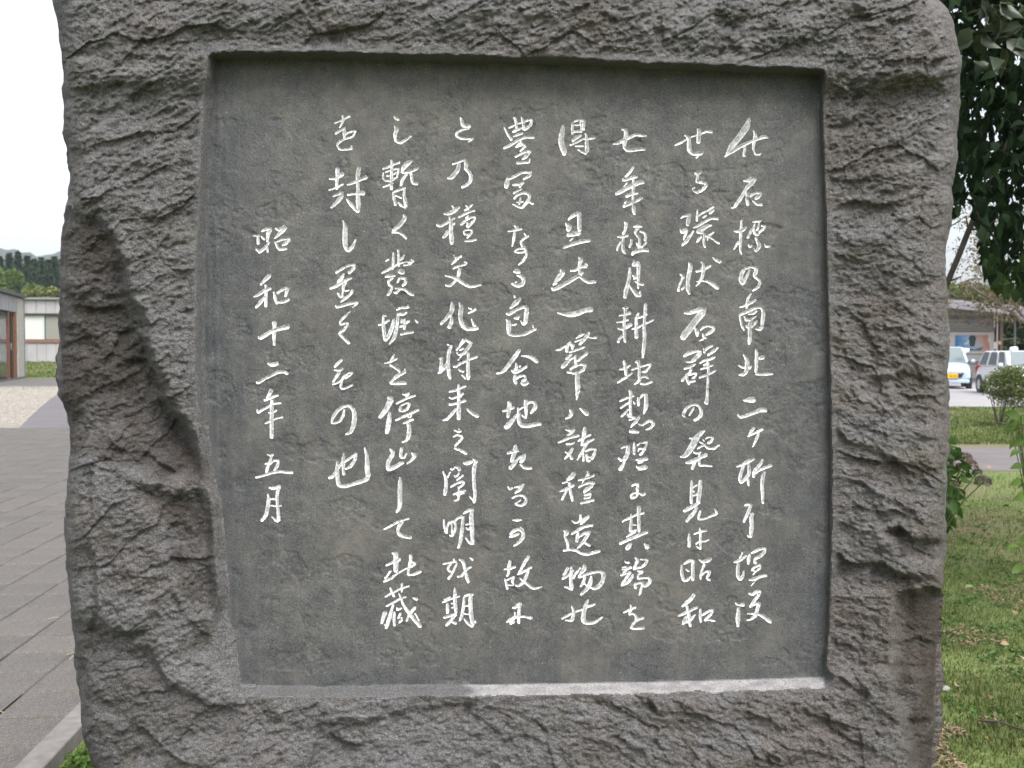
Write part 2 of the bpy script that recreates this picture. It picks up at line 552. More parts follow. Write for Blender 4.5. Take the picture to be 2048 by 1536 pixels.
460,1480,25 430,1530,35 380,1570,25
240,1560,25 290,1570,25 330,1580,20
355,1560,45 360,1680,62 365,1760,58 355,1840,38 348,1895,12
@1095 740
=
270,475,25 290,520,45 260,565,35 215,585,15
385,455,15 430,490,45 485,530,60
=
215,715,12 270,725,35 325,715,30
325,715,25 280,755,35 235,785,20
125,875,15 200,840,30 280,805,35 375,785,35
225,890,25 280,885,25 325,870,15
305,940,30 275,985,35 240,1030,28 205,1070,15
210,985,15 250,1000,25 
270,1010,25 295,1070,40
450,690,40 440,750,50 430,820,35 410,880,30
365,855,20 430,815,30 520,775,20
400,905,25 460,880,35 510,850,30 560,830,20
480,870,30 440,940,30 400,1010,30 355,1080,12
430,990,20 435,1090,30
455,980,20 510,950,25 580,950,20
580,950,20 560,1010,35 530,1070,35
470,1010,30 480,1080,30 510,1095,30 
480,1045,15 530,1050,20
=
325,1235,50 290,1280,55 240,1320,40
180,1360,15 240,1340,25
150,1460,15 230,1425,35 320,1380,30
265,1350,30 270,1430,35 285,1500,35 300,1570,30
240,1430,25 200,1500,30 175,1560,25
480,1215,20 490,1250,35 460,1280,15
370,1325,20 430,1310,28 500,1285,30 560,1270,18
550,1245,15 560,1270,15
440,1320,15 415,1360,12
375,1410,20 420,1380,25 500,1355,25 565,1350,30
565,1350,25 520,1400,40 460,1440,45 440,1470,30
440,1500,20 460,1500,30 520,1480,25
525,1490,20 500,1530,25 440,1536,20
400,1600,25 470,1580,30 560,1560,25
@1095 1010
=
290,185,12 330,215,25 380,200,25
395,115,25 400,160,35 385,200,30
500,130,30 440,180,50 400,230,30
290,350,25 350,310,35 430,265,35 545,240,30
370,320,25 360,370,38 350,440,35
375,390,18 430,345,35 510,320,25
510,320,25 470,380,40 430,440,35 390,490,28 350,530,10
445,450,20 510,490,35
195,310,20 230,330,55 210,370,30 225,420,30 245,470,30 245,525,30
190,545,30 260,535,30 340,545,30 410,580,30 480,590,35 560,570,35 630,550,35
=
250,750,35 220,800,35 190,840,25
180,885,35 250,840,35 320,780,15
285,740,25 285,820,40 280,900,40 290,980,50 290,1015,35
205,980,20 240,990,25 280,1010,25
400,750,20 340,820,30 310,880,25
445,720,45 440,770,50 400,820,30 375,870,30
375,870,25 450,840,30 540,810,30 630,800,30 670,830,50 665,900,50 620,970,55 560,1000,40 510,990,20
450,860,30 430,930,40 395,980,20
525,850,25 515,930,50 470,1010,45 400,1075,30
440,940,15 480,975,20
=
290,1215,20 310,1270,30 310,1330,40 290,1380,40 215,1385,15
170,1365,25 250,1320,30 330,1285,20 420,1250,20 500,1215,30 570,1190,25
490,1135,20 460,1200,45 440,1270,50 430,1350,55 440,1400,50 500,1420,35 580,1400,30 665,1340,20
@980 228
=
165,155,10 210,240,25 260,310,38
280,50,20 305,45,30 
300,45,25 315,110,35 320,180,25
225,170,15 300,135,22 380,100,20 460,75,22
375,35,12 395,80,35 405,140,35 395,190,25
465,75,20 500,75,25 480,140,40 410,190,30
275,215,30 340,185,28 385,165,20
280,270,18 340,245,30 395,230,20
165,410,30 240,375,32 340,310,32 420,280,35 530,280,32
370,320,20 360,350,25 310,395,20
360,340,20 410,370,30 430,385,25 
310,400,22 360,380,22 410,365,20
430,385,25 400,410,25 360,450,18
300,515,22 370,480,28 430,450,28 490,445,20
485,450,25 440,500,38 390,545,25
320,590,30 400,580,35 470,580,28
470,580,20 480,535,12
=
210,760,15 205,820,60 195,885,50
215,790,20 290,750,32 380,705,30 460,700,25 500,690,20
495,695,22 470,740,35 400,785,22
275,850,25 340,845,30 405,815,22
405,820,18 350,880,25 
280,955,20 330,920,25 385,900,15
290,1020,25 330,970,30 400,945,35 460,960,35 475,1000,35 440,1060,35 390,1120,30 340,1115,22 270,1080,15
370,1000,22 360,1050,28 350,1090,20
320,1060,15 400,1055,15
460,1050,22 520,1080,25
=
215,1410,15 290,1395,30 380,1380,25
290,1340,15 330,1370,40 300,1400,30
300,1400,30 285,1500,35 265,1590,12
410,1430,12 440,1480,10
465,1465,20 400,1500,28 370,1540,25 400,1610,35
400,1610,30 340,1620,20 300,1650,20 360,1665,20 420,1650,25
410,1590,25 435,1660,30 430,1710,30 390,1770,30 340,1815,12
@980 484
=
285,355,30 325,350,60 360,365,35
320,400,15 380,415,45 405,460,45 380,510,50 320,525,40 260,495,25
300,490,15 325,475,10
=
290,640,15 300,670,25
370,670,30 310,730,55 240,800,25
195,860,28 240,860,42 320,810,35 400,780,35 440,780,50
445,780,45 435,870,55 425,960,45 400,990,25 365,945,15
190,930,15 225,960,50 225,1040,55 230,1100,35 300,1120,35 400,1110,35 480,1075,35 555,1040,28
515,990,12 520,1030,15
290,915,25 340,910,40
355,890,12 330,930,25
265,1000,20 320,985,18
=
360,1290,30 310,1360,50 250,1440,50 180,1530,45 130,1565,30 85,1580,22
375,1365,12 450,1370,30 520,1395,50 570,1440,45
310,1450,20 320,1500,40 290,1560,25
350,1500,20 370,1485,20
445,1490,30 380,1530,35 300,1570,30 260,1540,20
@980 740
305,60,35 295,110,40 315,165,35
315,110,18 360,75,28 415,70,28 425,110,38 385,140,35
375,150,30 410,175,35 460,145,40
=
220,380,25 235,420,55 225,500,45 215,570,35
150,495,20 200,480,30 290,445,35
170,680,25 200,680,60 240,640,60 290,580,35 330,530,25
335,450,20 345,520,40 345,600,45 380,660,55 450,670,50 530,655,50 610,645,40
350,480,15 420,430,20 480,385,25 540,395,35 540,450,45 490,520,30
430,360,45 430,430,45 435,500,40 430,580,20
380,540,15 430,580,18
=
210,1000,30 260,985,30 340,965,35
310,900,40 300,960,55 280,1030,50 260,1100,45
240,1180,50 290,1130,40 340,1060,30 400,1030,35
425,1010,15 400,1050,55 370,1110,45
360,1130,20 400,1165,30 450,1180,28 500,1175,28
=
210,1395,15 240,1430,28 275,1410,18
290,1410,15 350,1400,28 410,1370,20
410,1370,18 350,1440,40 300,1480,20
265,1540,18 320,1510,22 390,1505,28 430,1540,30 425,1590,35 380,1625,30 310,1615,25
300,1610,20 370,1560,14
@980 996
=
275,265,15 330,265,35 380,260,20
235,465,25 290,450,35 350,425,25
245,440,30 290,390,40 350,375,35 395,410,40 395,470,45 350,530,35 280,580,15
365,350,12 400,375,15
=
465,700,35 420,770,40 380,840,32 330,925,15
330,920,18 400,885,28 500,830,25
460,870,30 430,950,35 390,1020,35 340,1055,25 305,1045,18
355,960,18 410,1000,30 470,1050,38 530,1085,30 620,1065,20
240,750,35 230,820,42 225,890,30 205,940,22
170,855,20 230,850,32 310,825,28
180,970,15 195,1030,30 210,1090,30
205,985,20 290,945,20 270,990,30 285,1040,20
220,1045,15 280,1050,18
=
265,1325,12 300,1310,35 360,1280,50
360,1260,45 350,1340,35 345,1420,35 345,1500,35
300,1370,22 300,1430,28 240,1490,30 
200,1490,22 250,1450,30 330,1425,30 420,1425,25 480,1440,25 500,1435,35
240,1510,25 300,1480,20
@855 228
=
390,30,10 415,90,40 430,140,45 490,140,50 510,160,30
500,170,20 420,190,22 360,215,25 345,255,25 400,290,30 480,300,25 550,295,15
490,335,12 540,305,15
=
300,605,20 360,580,22 420,560,25 460,545,20
380,595,35 365,660,50 320,730,50 280,765,45 240,770,20
450,555,35 465,610,50 460,650,40 500,700,40 520,750,45 510,810,40 470,850,35 415,880,35
=
290,1100,12 320,1130,20
385,1115,25 330,1150,55 270,1190,45 200,1200,20
110,1330,30 160,1345,30 240,1300,30 330,1245,22
265,1230,30 285,1310,45 280,1400,50 290,1480,55 290,1560,45
330,1300,20 310,1330,20
250,1400,40 220,1450,40 185,1485,28
455,1095,12 490,1120,22
540,1085,18 490,1130,28 440,1160,18
375,1240,22 430,1210,25 500,1175,25 570,1160,18
495,1215,15 460,1250,18
400,1330,30 450,1285,25 520,1240,25 575,1235,25
575,1245,22 540,1300,35 480,1360,28
480,1300,25 475,1350,28
430,1420,25 460,1390,20 530,1395,22 520,1440,28 460,1445,25 430,1420,20
540,1400,18 510,1450,25 470,1490,18
450,1525,25 520,1520,28 590,1505,22
@855 484
=
310,155,12 340,190,25 410,175,22
410,160,12 350,210,30 290,270,15
305,320,20 370,290,25 470,265,25
440,235,12 480,255,12
390,300,30 380,360,42 365,420,35 330,470,28 270,525,32 215,515,25
210,405,18 280,415,28 350,440,38 420,490,38 500,530,38 560,530,32 645,510,25
=
290,720,20 300,770,55 285,840,50 230,910,42 160,990,28
285,880,25 290,940,45 260,1030,45
375,720,12 405,780,50 395,860,55 400,940,50 430,1010,50 490,1045,45 570,1035,50 610,1030,35
525,920,12 545,970,25 570,1010,40
490,790,12 530,805,22
580,800,25 540,830,28 485,855,12
=
235,1225,20 260,1240,20
290,1240,30 260,1310,42 250,1400,42 250,1500,45 260,1590,40 275,1640,30
150,1400,35 180,1390,35
170,1400,35 165,1480,45 150,1540,25
250,1430,25 200,1510,40 150,1560,30 125,1570,25
425,1165,12 400,1230,28 350,1300,22
470,1165,18 410,1220,30
470,1180,28 520,1215,35 480,1280,40 430,1340,35 370,1350,22 355,1320,20
440,1275,18 390,1300,20
430,1330,15 365,1425,14
310,1500,28 350,1490,25 420,1445,28 500,1410,28 600,1375,25
490,1330,35 490,1400,35 485,1500,42 490,1600,45 490,1650,35
370,1530,15 420,1555,20 445,1545,15
410,1595,15 460,1640,25
@855 740
=
375,170,25 375,250,35 375,330,35 375,420,42 375,510,50 375,595,45
260,260,20 330,245,28 400,215,28 460,190,22
260,325,12 290,345,20 360,320,25
430,275,25 390,320,28
260,415,30 330,405,28 400,385,28 460,365,28
345,465,25 290,530,38 230,590,32 180,605,20
470,465,20 530,510,45 610,560,45
=
315,720,12 370,740,25 405,735,25
375,705,12 385,715,12
310,800,20 360,780,22 420,800,22
425,810,22 390,850,30 330,910,22
325,935,25 390,960,32 470,1000,42
=
185,1215,12 215,1290,32 225,1370,42 215,1450,45 205,1500,38
275,1220,12 240,1290,25
280,1180,25 300,1200,25
330,1160,22 370,1170,35 385,1205,40
310,1195,12 330,1165,15
320,1265,20 345,1285,22 
380,1235,20 350,1275,22
430,1260,28 390,1290,28 350,1320,15
280,1405,22 350,1360,25 430,1335,25
440,1340,25 420,1380,30 370,1415,25
375,1415,20 375,1490,25 370,1560,25
310,1495,18 380,1465,25 460,1445,25
440,1475,20 350,1500,20
430,1120,20 480,1120,45 540,1090,35
545,1065,15 590,1110,42
580,1110,38 560,1180,48 555,1280,42 560,1380,42 570,1490,40 565,1560,38 555,1595,28
500,1515,15 550,1560,25 570,1590,20
310,1570,18 370,1560,22
@855 1010
=
430,105,22 470,75,30 530,50,40
545,50,30 525,130,52 530,230,52 535,330,48 540,420,45 530,470,50
455,395,15 500,445,28 530,475,28
455,235,18 500,230,18
460,270,15 490,295,18 515,270,15
475,210,12 460,245,12
195,170,12 200,240,25 215,310,30 235,340,25
235,335,20 240,260,25 265,210,28 320,200,30 340,250,30 320,330,30 290,370,28 265,360,15
290,220,20 295,340,22
335,190,25 370,155,28 420,140,38
430,140,30 420,230,42 410,330,42 395,430,42 370,515,28
=
185,710,15 250,695,22 345,675,28
320,640,25 320,680,22
285,700,22 245,755,28 265,790,28 290,800,15
355,700,15 320,770,28 290,830,25 250,890,32
385,650,25 425,680,40 445,750,35 460,820,35 480,890,38 495,930,30
530,740,22 490,760,28 450,800,28 410,850,25 360,860,22
510,635,12 545,660,25
=
325,990,12 330,1050,40 330,1130,45 335,1200,45 345,1290,38
180,1170,25 230,1145,25 300,1120,20 385,1095,20
280,1100,10 190,1140,12
240,1180,30 240,1240,42 240,1300,35
285,1185,15 310,1180,15
285,1235,12 310,1230,14
195,1350,30 260,1335,30 340,1305,28
345,1310,28 300,1360,35 260,1410,35 225,1445,32
280,1400,20 320,1410,35 350,1420,35
440,1105,28 435,1190,38 420,1280,38 405,1350,35 385,1390,18
440,1100,20 490,1075,30 550,1075,22
520,1080,45 515,1170,50 520,1270,50 530,1350,50 545,1440,48
435,1215,20 500,1205,20
440,1305,20 500,1310,20
440,1365,22 490,1420,38 545,1455,40
570,1390,15 580,1420,18
@740 228
=
285,25,12 310,50,40 345,70,28
290,140,15 320,180,50 305,240,45 305,310,30 360,345,35 420,315,32 500,265,18
=
150,660,18 220,635,25 290,600,25 355,585,22
355,565,12 355,595,15
255,550,25 262,600,30 260,680,35 258,760,38 255,830,35 260,905,35
160,700,12 160,770,28 200,800,28 270,790,25 330,750,25
180,700,15 260,670,20 345,655,20
345,660,22 335,710,28 325,750,22
200,745,18 260,735,18 320,700,18
155,880,18 220,850,25 280,830,15
500,560,35 440,600,58 400,650,45 380,700,32
385,705,18 450,700,25 520,675,30 575,650,28
440,720,32 390,790,35 370,860,32
490,700,30 500,770,35 520,830,32 575,835,38
275,940,22 290,1010,32 305,1095,32
290,935,22 350,910,30 425,885,28
410,890,30 410,980,35 425,1060,45 430,1110,38
300,975,15 380,1010,20
335,1060,15 380,1100,28 425,1125,22
=
405,1205,20 420,1250,45 360,1330,48 280,1400,38
265,1415,28 340,1420,28 400,1450,32 440,1495,30
@740 484
=
180,235,12 230,205,18
280,125,20 280,200,32 275,280,32 272,330,25
335,95,25 345,150,30 345,230,32 345,295,22
415,150,15 390,190,28 350,220,25
140,375,20 220,330,30 300,285,25 380,250,20 450,240,28 510,240,40
490,205,15 525,240,20
490,265,20 400,280,20
335,355,18 380,355,70 410,350,45
180,420,22 240,405,38 305,405,25
280,430,22 225,465,28 230,510,28 265,540,25 240,600,38 210,640,30
325,490,22 360,435,28 420,440,35 425,490,38 390,530,28
300,555,18 360,560,25 310,615,30
360,560,22 420,570,32 470,610,38 525,640,30
285,600,20 330,620,20
=
460,755,20 455,790,30
320,820,15 370,790,28 455,785,30
440,845,15 400,870,30 350,865,35
340,860,30 330,950,42 315,1050,42 290,1150,40 230,1225,20
100,1000,18 160,980,25 230,935,25
160,880,25 200,890,15
160,890,30 160,960,35 165,1040,45 175,1130,40 190,1170,45 230,1110,45 270,1010,45 285,925,30
385,930,30 375,970,30
355,1020,22 400,1000,25 475,940,25
415,920,25 420,980,38 410,1050,30
365,1110,25 430,1090,35 520,1080,30
540,935,12 575,970,28
=
290,1350,15 265,1400,28 240,1450,20
175,1455,15 240,1440,22 325,1400,22
235,1470,20 290,1500,30 340,1530,35 355,1560,25
420,1520,18 415,1560,35 340,1600,45 280,1650,32 240,1690,25
250,1700,25 320,1695,45 400,1690,45 435,1690,35
@740 740
=
215,325,30 250,350,70 215,430,65 160,520,55 115,570,42
235,510,35 230,600,55 215,690,60 200,760,45
390,290,15 430,295,25 470,275,22
470,285,20 430,320,22
315,405,20 380,370,25 450,335,28 545,305,25
370,430,28 360,480,32 400,490,28 450,460,35 475,400,22 420,405,18 370,430,18
305,605,25 400,560,28 490,520,30 585,475,28
450,560,15 480,570,15 500,540,12
400,640,22 460,615,25 520,590,25
460,640,42 470,700,50 465,780,50 440,840,30 385,870,15
=
235,945,12 275,990,48 250,1050,48 215,1120,48 225,1185,55 300,1160,50 400,1105,40
385,930,45 370,990,35 375,1040,38 410,1050,28 440,1000,20
500,990,18 535,1030,48 500,1080,30 445,1125,18
=
360,1290,25 360,1380,55 360,1480,58 360,1560,55 355,1640,45 320,1710,28
@740 1010
=
165,295,15 240,255,22 330,205,28 400,180,22 470,160,22
400,195,22 355,250,38 335,310,42 360,355,42 430,380,42 495,390,40
=
265,575,20 310,590,55 310,660,60 310,740,62 310,800,50
195,725,28 270,690,28 360,645,45
165,920,22 250,880,32 330,820,22 420,770,15 500,735,28 545,705,28
250,790,22 180,885,22
490,600,38 485,680,38 465,760,32 455,830,28
495,680,12 545,705,18
455,835,22 520,835,28 615,795,28
=
180,1105,18 260,1055,22 370,1005,25 475,970,22
240,995,22 270,1050,28 290,1100,28
385,940,25 380,1000,28 380,1045,15
345,1060,15 375,1120,30 400,1190,30 450,1270,38 520,1360,42 610,1460,45
195,1215,22 280,1170,25 360,1125,22 435,1105,18
280,1190,25 255,1280,40 230,1370,45 190,1480,35
170,1430,15 190,1450,22
185,1280,50 160,1350,45 140,1420,30
320,1230,20 330,1255,25 380,1240,20
295,1280,25 290,1360,38 295,1450,28
365,1300,30 340,1360,25 
380,1350,28 380,1380,30 350,1410,28
545,1225,30 500,1280,35 460,1340,28 440,1390,28
510,1110,15 570,1130,45
540,1300,15 590,1390,15
@635 228
=
205,110,15 290,75,22 390,25,22
300,20,25 310,70,32 265,165,18
215,235,28 270,200,28 330,170,20
325,170,22 325,230,45 320,290,30
330,250,15 390,215,22 460,200,20
460,205,20 420,270,22 330,300,22 260,335,28 240,380,25 280,425,28 350,425,25 410,410,28 405,375,12
=
240,650,50 240,740,45 230,820,38 230,900,30 
140,780,15 220,775,32 310,715,45
140,915,20 230,880,22 310,840,18
185,990,20 250,960,28 290,930,25
300,930,30 280,1000,50 230,1060,45 160,1125,25
500,640,45 485,720,50 480,800,40 485,900,40 485,1000,50 490,1090,55 490,1170,40
355,850,20 440,820,32 520,780,42 590,755,45
360,970,22 460,955,28 560,945,60
350,1020,18 400,1080,42 450,1140,35 490,1180,22
=
305,1275,10 330,1350,50 330,1440,60 330,1530,60 340,1600,50 370,1640,40 420,1590,40 460,1510,15
@635 484
=
220,370,25 290,325,30 360,285,30 450,270,22
450,265,22 430,320,38 370,375,35 
320,375,20 290,430,40 240,480,25
150,560,28 220,530,35 310,475,38 410,430,22
350,460,22 315,520,40 310,590,25
240,610,15 270,650,32 290,670,22
300,600,20 300,660,25
330,590,15 380,580,18
420,575,28 400,620,30 330,680,32 275,720,20
215,760,22 240,780,30 330,755,35 400,735,35 485,725,32
480,735,20 420,790,10
=
390,835,15 330,890,32 275,950,25 280,990,25 330,975,22 370,970,20
370,975,18 320,1050,35 265,1090,25 
255,1095,20 310,1150,32 380,1215,38
=
295,1410,25 250,1450,38 205,1500,25
205,1535,22 260,1540,30 305,1520,28
265,1560,28 230,1610,35 185,1680,25 
180,1710,18 240,1690,22 290,1660,15
340,1590,25 300,1640,30 280,1720,28 290,1760,25 350,1750,22 425,1712,20
330,1610,18 380,1570,20 420,1570,18 390,1600,20 330,1640,15
@635 740
=
320,470,18 310,540,32 270,610,32 200,635,28 165,635,25
170,630,25 190,560,38 240,490,38 310,440,32 380,430,32 430,480,48 445,560,55 435,650,55 400,740,40 340,775,22
=
135,1300,32 190,1270,38 250,1170,35 310,1110,32 400,1050,28 465,1005,28
470,1000,25 450,1070,38 400,1150,38 340,1190,25
315,1000,15 310,1070,45 310,1170,40 315,1260,38
235,1100,25 235,1180,42 240,1280,52 255,1370,50 300,1395,45 390,1380,42 480,1350,45 570,1320,50 610,1290,55
610,1280,60 600,1200,62 595,1110,55 590,1020,40 565,930,15
@490 440
=
195,140,15 250,110,38 310,105,40
310,110,35 280,160,48 265,260,28
100,190,12 170,190,28
155,200,30 160,290,40
190,190,15 235,235,28
130,350,18 175,380,38 240,330,38 295,265,15
265,320,25 275,385,22
360,100,15 420,115,50 480,75,40
495,90,30 440,140,45 390,185,35 350,225,15
360,260,22 380,300,32 410,350,32 500,345,28
385,260,20 440,235,28 490,230,20 540,225,20
540,235,20 490,280,38 450,305,25
=
300,660,50 250,710,45 185,780,22
105,925,20 170,890,35 240,840,40 310,820,35
250,780,30 255,860,40 250,940,40 250,1040,38
235,920,25 190,980,42 130,1050,28
345,860,22 360,930,35 385,1010,30
385,880,22 440,840,32 500,810,32
520,810,32 500,860,40 485,920,28
400,990,25 460,980,38 535,950,25
=
155,1405,20 190,1410,50 260,1370,50 340,1325,45 430,1300,50 500,1280,62 520,1290,50
350,1220,55 355,1290,42 350,1380,42 350,1500,30
@490 696
=
270,185,20 330,200,55 395,180,45
135,400,15 155,415,38 220,380,35 310,330,35 400,290,40 470,285,40 515,310,32
=
320,500,50 290,560,42 260,600,22
230,630,25 290,605,32 350,580,32 400,565,25
145,740,18 160,770,32 220,735,32 300,690,28 370,665,22 435,660,20
280,775,22 330,770,28 380,745,22
240,905,22 310,875,22 380,845,18 455,830,18
322,620,32 322,720,45 320,820,48 320,920,48 320,1080,45
=
265,1275,12 300,1290,22 340,1280,28
320,1290,28 300,1360,32 270,1440,38 255,1500,25
240,1395,15 300,1370,15
295,1400,22 340,1355,28 395,1350,30 390,1410,38 350,1470,28
130,1555,22 220,1530,30 310,1500,32 410,1480,35 500,1490,32 570,1495,32
@490 850
=
290,750,20 340,760,38 420,730,28
415,740,35 390,800,40 385,880,38 390,960,35 400,1050,42 405,1150,40
275,830,15 285,900,45 270,1000,48 250,1080,42 200,1150,35
310,885,20 380,890,25
310,965,18 370,970,22 440,965,18
320,1100,12 365,1140,28 400,1160,28
"""
def parse(t):
    chars=[];o=(0,0)
    for l in t.split('\n'):
        l=l.strip()
        if not l: continue
        if l[0]=='@': o=tuple(map(float,l[1:].split()))
        elif l[0]=='=': chars.append([])
        else:
            p=[];w=20
            for q in l.split():
                a=q.split(',')
                if len(a)>2:w=float(a[2])
                p.append((o[0]+float(a[0])/6,o[1]+float(a[1])/6,w*.98/12))
            chars[-1].append(np.array(p))
    return chars
def smooth(p,n=4):
    p=p.copy()
    for e,f in ((0,1),(-1,-2)):      # round ends: keep the cap inside the traced length
        L=np.hypot(*(p[f,:2]-p[e,:2])); k=min(p[e,2]*.6,L*.45)
        if L>0: p[e,:2]+=(p[f,:2]-p[e,:2])/L*k
    if len(p)<3: return p
    q=np.vstack([2*p[0]-p[1],p,2*p[-1]-p[-2]]);o=[]
    for i in range(1,len(q)-2):
        for t in np.arange(n)/n:
            a,b,c,d=q[i-1:i+3]
            tt=0.5  # tension softened
            m1=(c-a)*tt*0.8;m2=(d-b)*tt*0.8
            h=2*t**3-3*t**2+1;o.append(h*b+(t**3-2*t*t+t)*m1+(-2*t**3+3*t*t)*c+(t**3-t*t)*m2)
    o.append(p[-1]);o=np.array(o);o[:,2]=np.maximum(o[:,2],.5);return o
def sdf(X,Y,strokes):
    D=np.full(X.shape,1e3)
    for s in strokes:
        s=smooth(s)
        for a,b in zip(s[:-1],s[1:]):
            d=b[:2]-a[:2];L=max(d@d,1e-6)
            t=np.clip(((X-a[0])*d[0]+(Y-a[1])*d[1])/L,0,1)
            D=np.minimum(D,np.hypot(X-a[0]-t*d[0],Y-a[1]-t*d[1])-(a[2]+t*(b[2]-a[2])))
    return D
# ================================================================ THE STONE MONUMENT
def sepxyz(m, v):
    g = nn(m, 'ShaderNodeSeparateXYZ'); lk(m, v, g.inputs[0]); return g.outputs
def rock_material():
    m = mat('rough_stone', (.15, .15, .15), .88, 0, .25); v = coords(m); R = (0, .42, 0)
    big = noise(m, v, 3.2, 6, .65, .6); mid = noise(m, coords(m, (1, 1, 1.9), R), 22, 8, .72, .3)
    fine = noise(m, coords(m, (1, 1, 1.6), R), 95, 6, .8); grain = noise(m, v, 330, 3, .8)
    c = ramp(m, big, [(.34, (.080, .077, .076)), (.5, (.126, .123, .124)), (.66, (.190, .188, .195))])
    c = mix(m, c, ramp(m, mid, [(.38, (.040, .037, .035)), (.5, (.112, .107, .106)), (.61, (.230, .222, .226))]), .5)
    c = mix(m, c, ramp(m, fine, [(.40, (.030, .028, .028)), (.5, (.115, .111, .111)), (.60, (.30, .29, .295))]), .45)
    c = mix(m, c, ramp(m, grain, [(.38, (.02, .02, .02)), (.5, (.13, .126, .125)), (.62, (.38, .37, .365))]), .33)
    g = sepxyz(m, v)
    # brown iron stain: strongest low on the right
    st = noise(m, coords(m, (1, 1, 1.4), (.2, .5, .2)), 4.5, 7, .68, .8)
    right = math_(m, 'MULTIPLY', math_(m, 'ADD', g[0], -.35), .20); low = math_(m, 'MULTIPLY', math_(m, 'SUBTRACT', 1.9, g[2]), .10)
    q = math_(m, 'ADD', st, math_(m, 'MAXIMUM', 0.0, math_(m, 'ADD', right, math_(m, 'MULTIPLY', low, .6))))
    c = mix(m, c, mix(m, c, (.86, .79, .72), 1.0, 'MULTIPLY'), ramp(m, q, [(.50, (0, 0, 0)), (.68, (1, 1, 1))]))
    da = nn(m, 'ShaderNodeAttribute'); da.attribute_name = 'brown_shade'  # hollows of the broken flakes: brown tint plus shade painted into the colour
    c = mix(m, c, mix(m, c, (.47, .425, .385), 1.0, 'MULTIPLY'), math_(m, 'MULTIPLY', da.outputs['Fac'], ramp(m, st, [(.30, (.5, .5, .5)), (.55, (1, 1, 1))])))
    st2 = noise(m, coords(m, (1, 1, 1), (.9, .1, .6)), 6.5, 6, .65, 1.0)
    c = mix(m, c, mix(m, c, (.76, .78, .68), 1.0, 'MULTIPLY'), ramp(m, st2, [(.56, (0, 0, 0)), (.68, (1, 1, 1))]))
    # pale patches, more of them towards the top
    li = noise(m, coords(m, (1, 1, 1), (.2, 1.1, .3)), 8, 7, .7, .6); up_ = math_(m, 'MULTIPLY', math_(m, 'ADD', g[2], -1.6), .10)
    c = mix(m, c, (.235, .228, .228), math_(m, 'MULTIPLY', ramp(m, math_(m, 'ADD', li, up_), [(.52, (0, 0, 0)), (.68, (1, 1, 1))]), .45))
    c = mix(m, c, (1.14, 1.145, 1.155), 1.0, 'MULTIPLY')
    setc(m, c)
    h = math_(m, 'ADD', math_(m, 'ADD', math_(m, 'MULTIPLY', fine, .8), math_(m, 'MULTIPLY', mid, .9)), math_(m, 'MULTIPLY', grain, .38))
    bump(m, h, 1.0, .012); return m
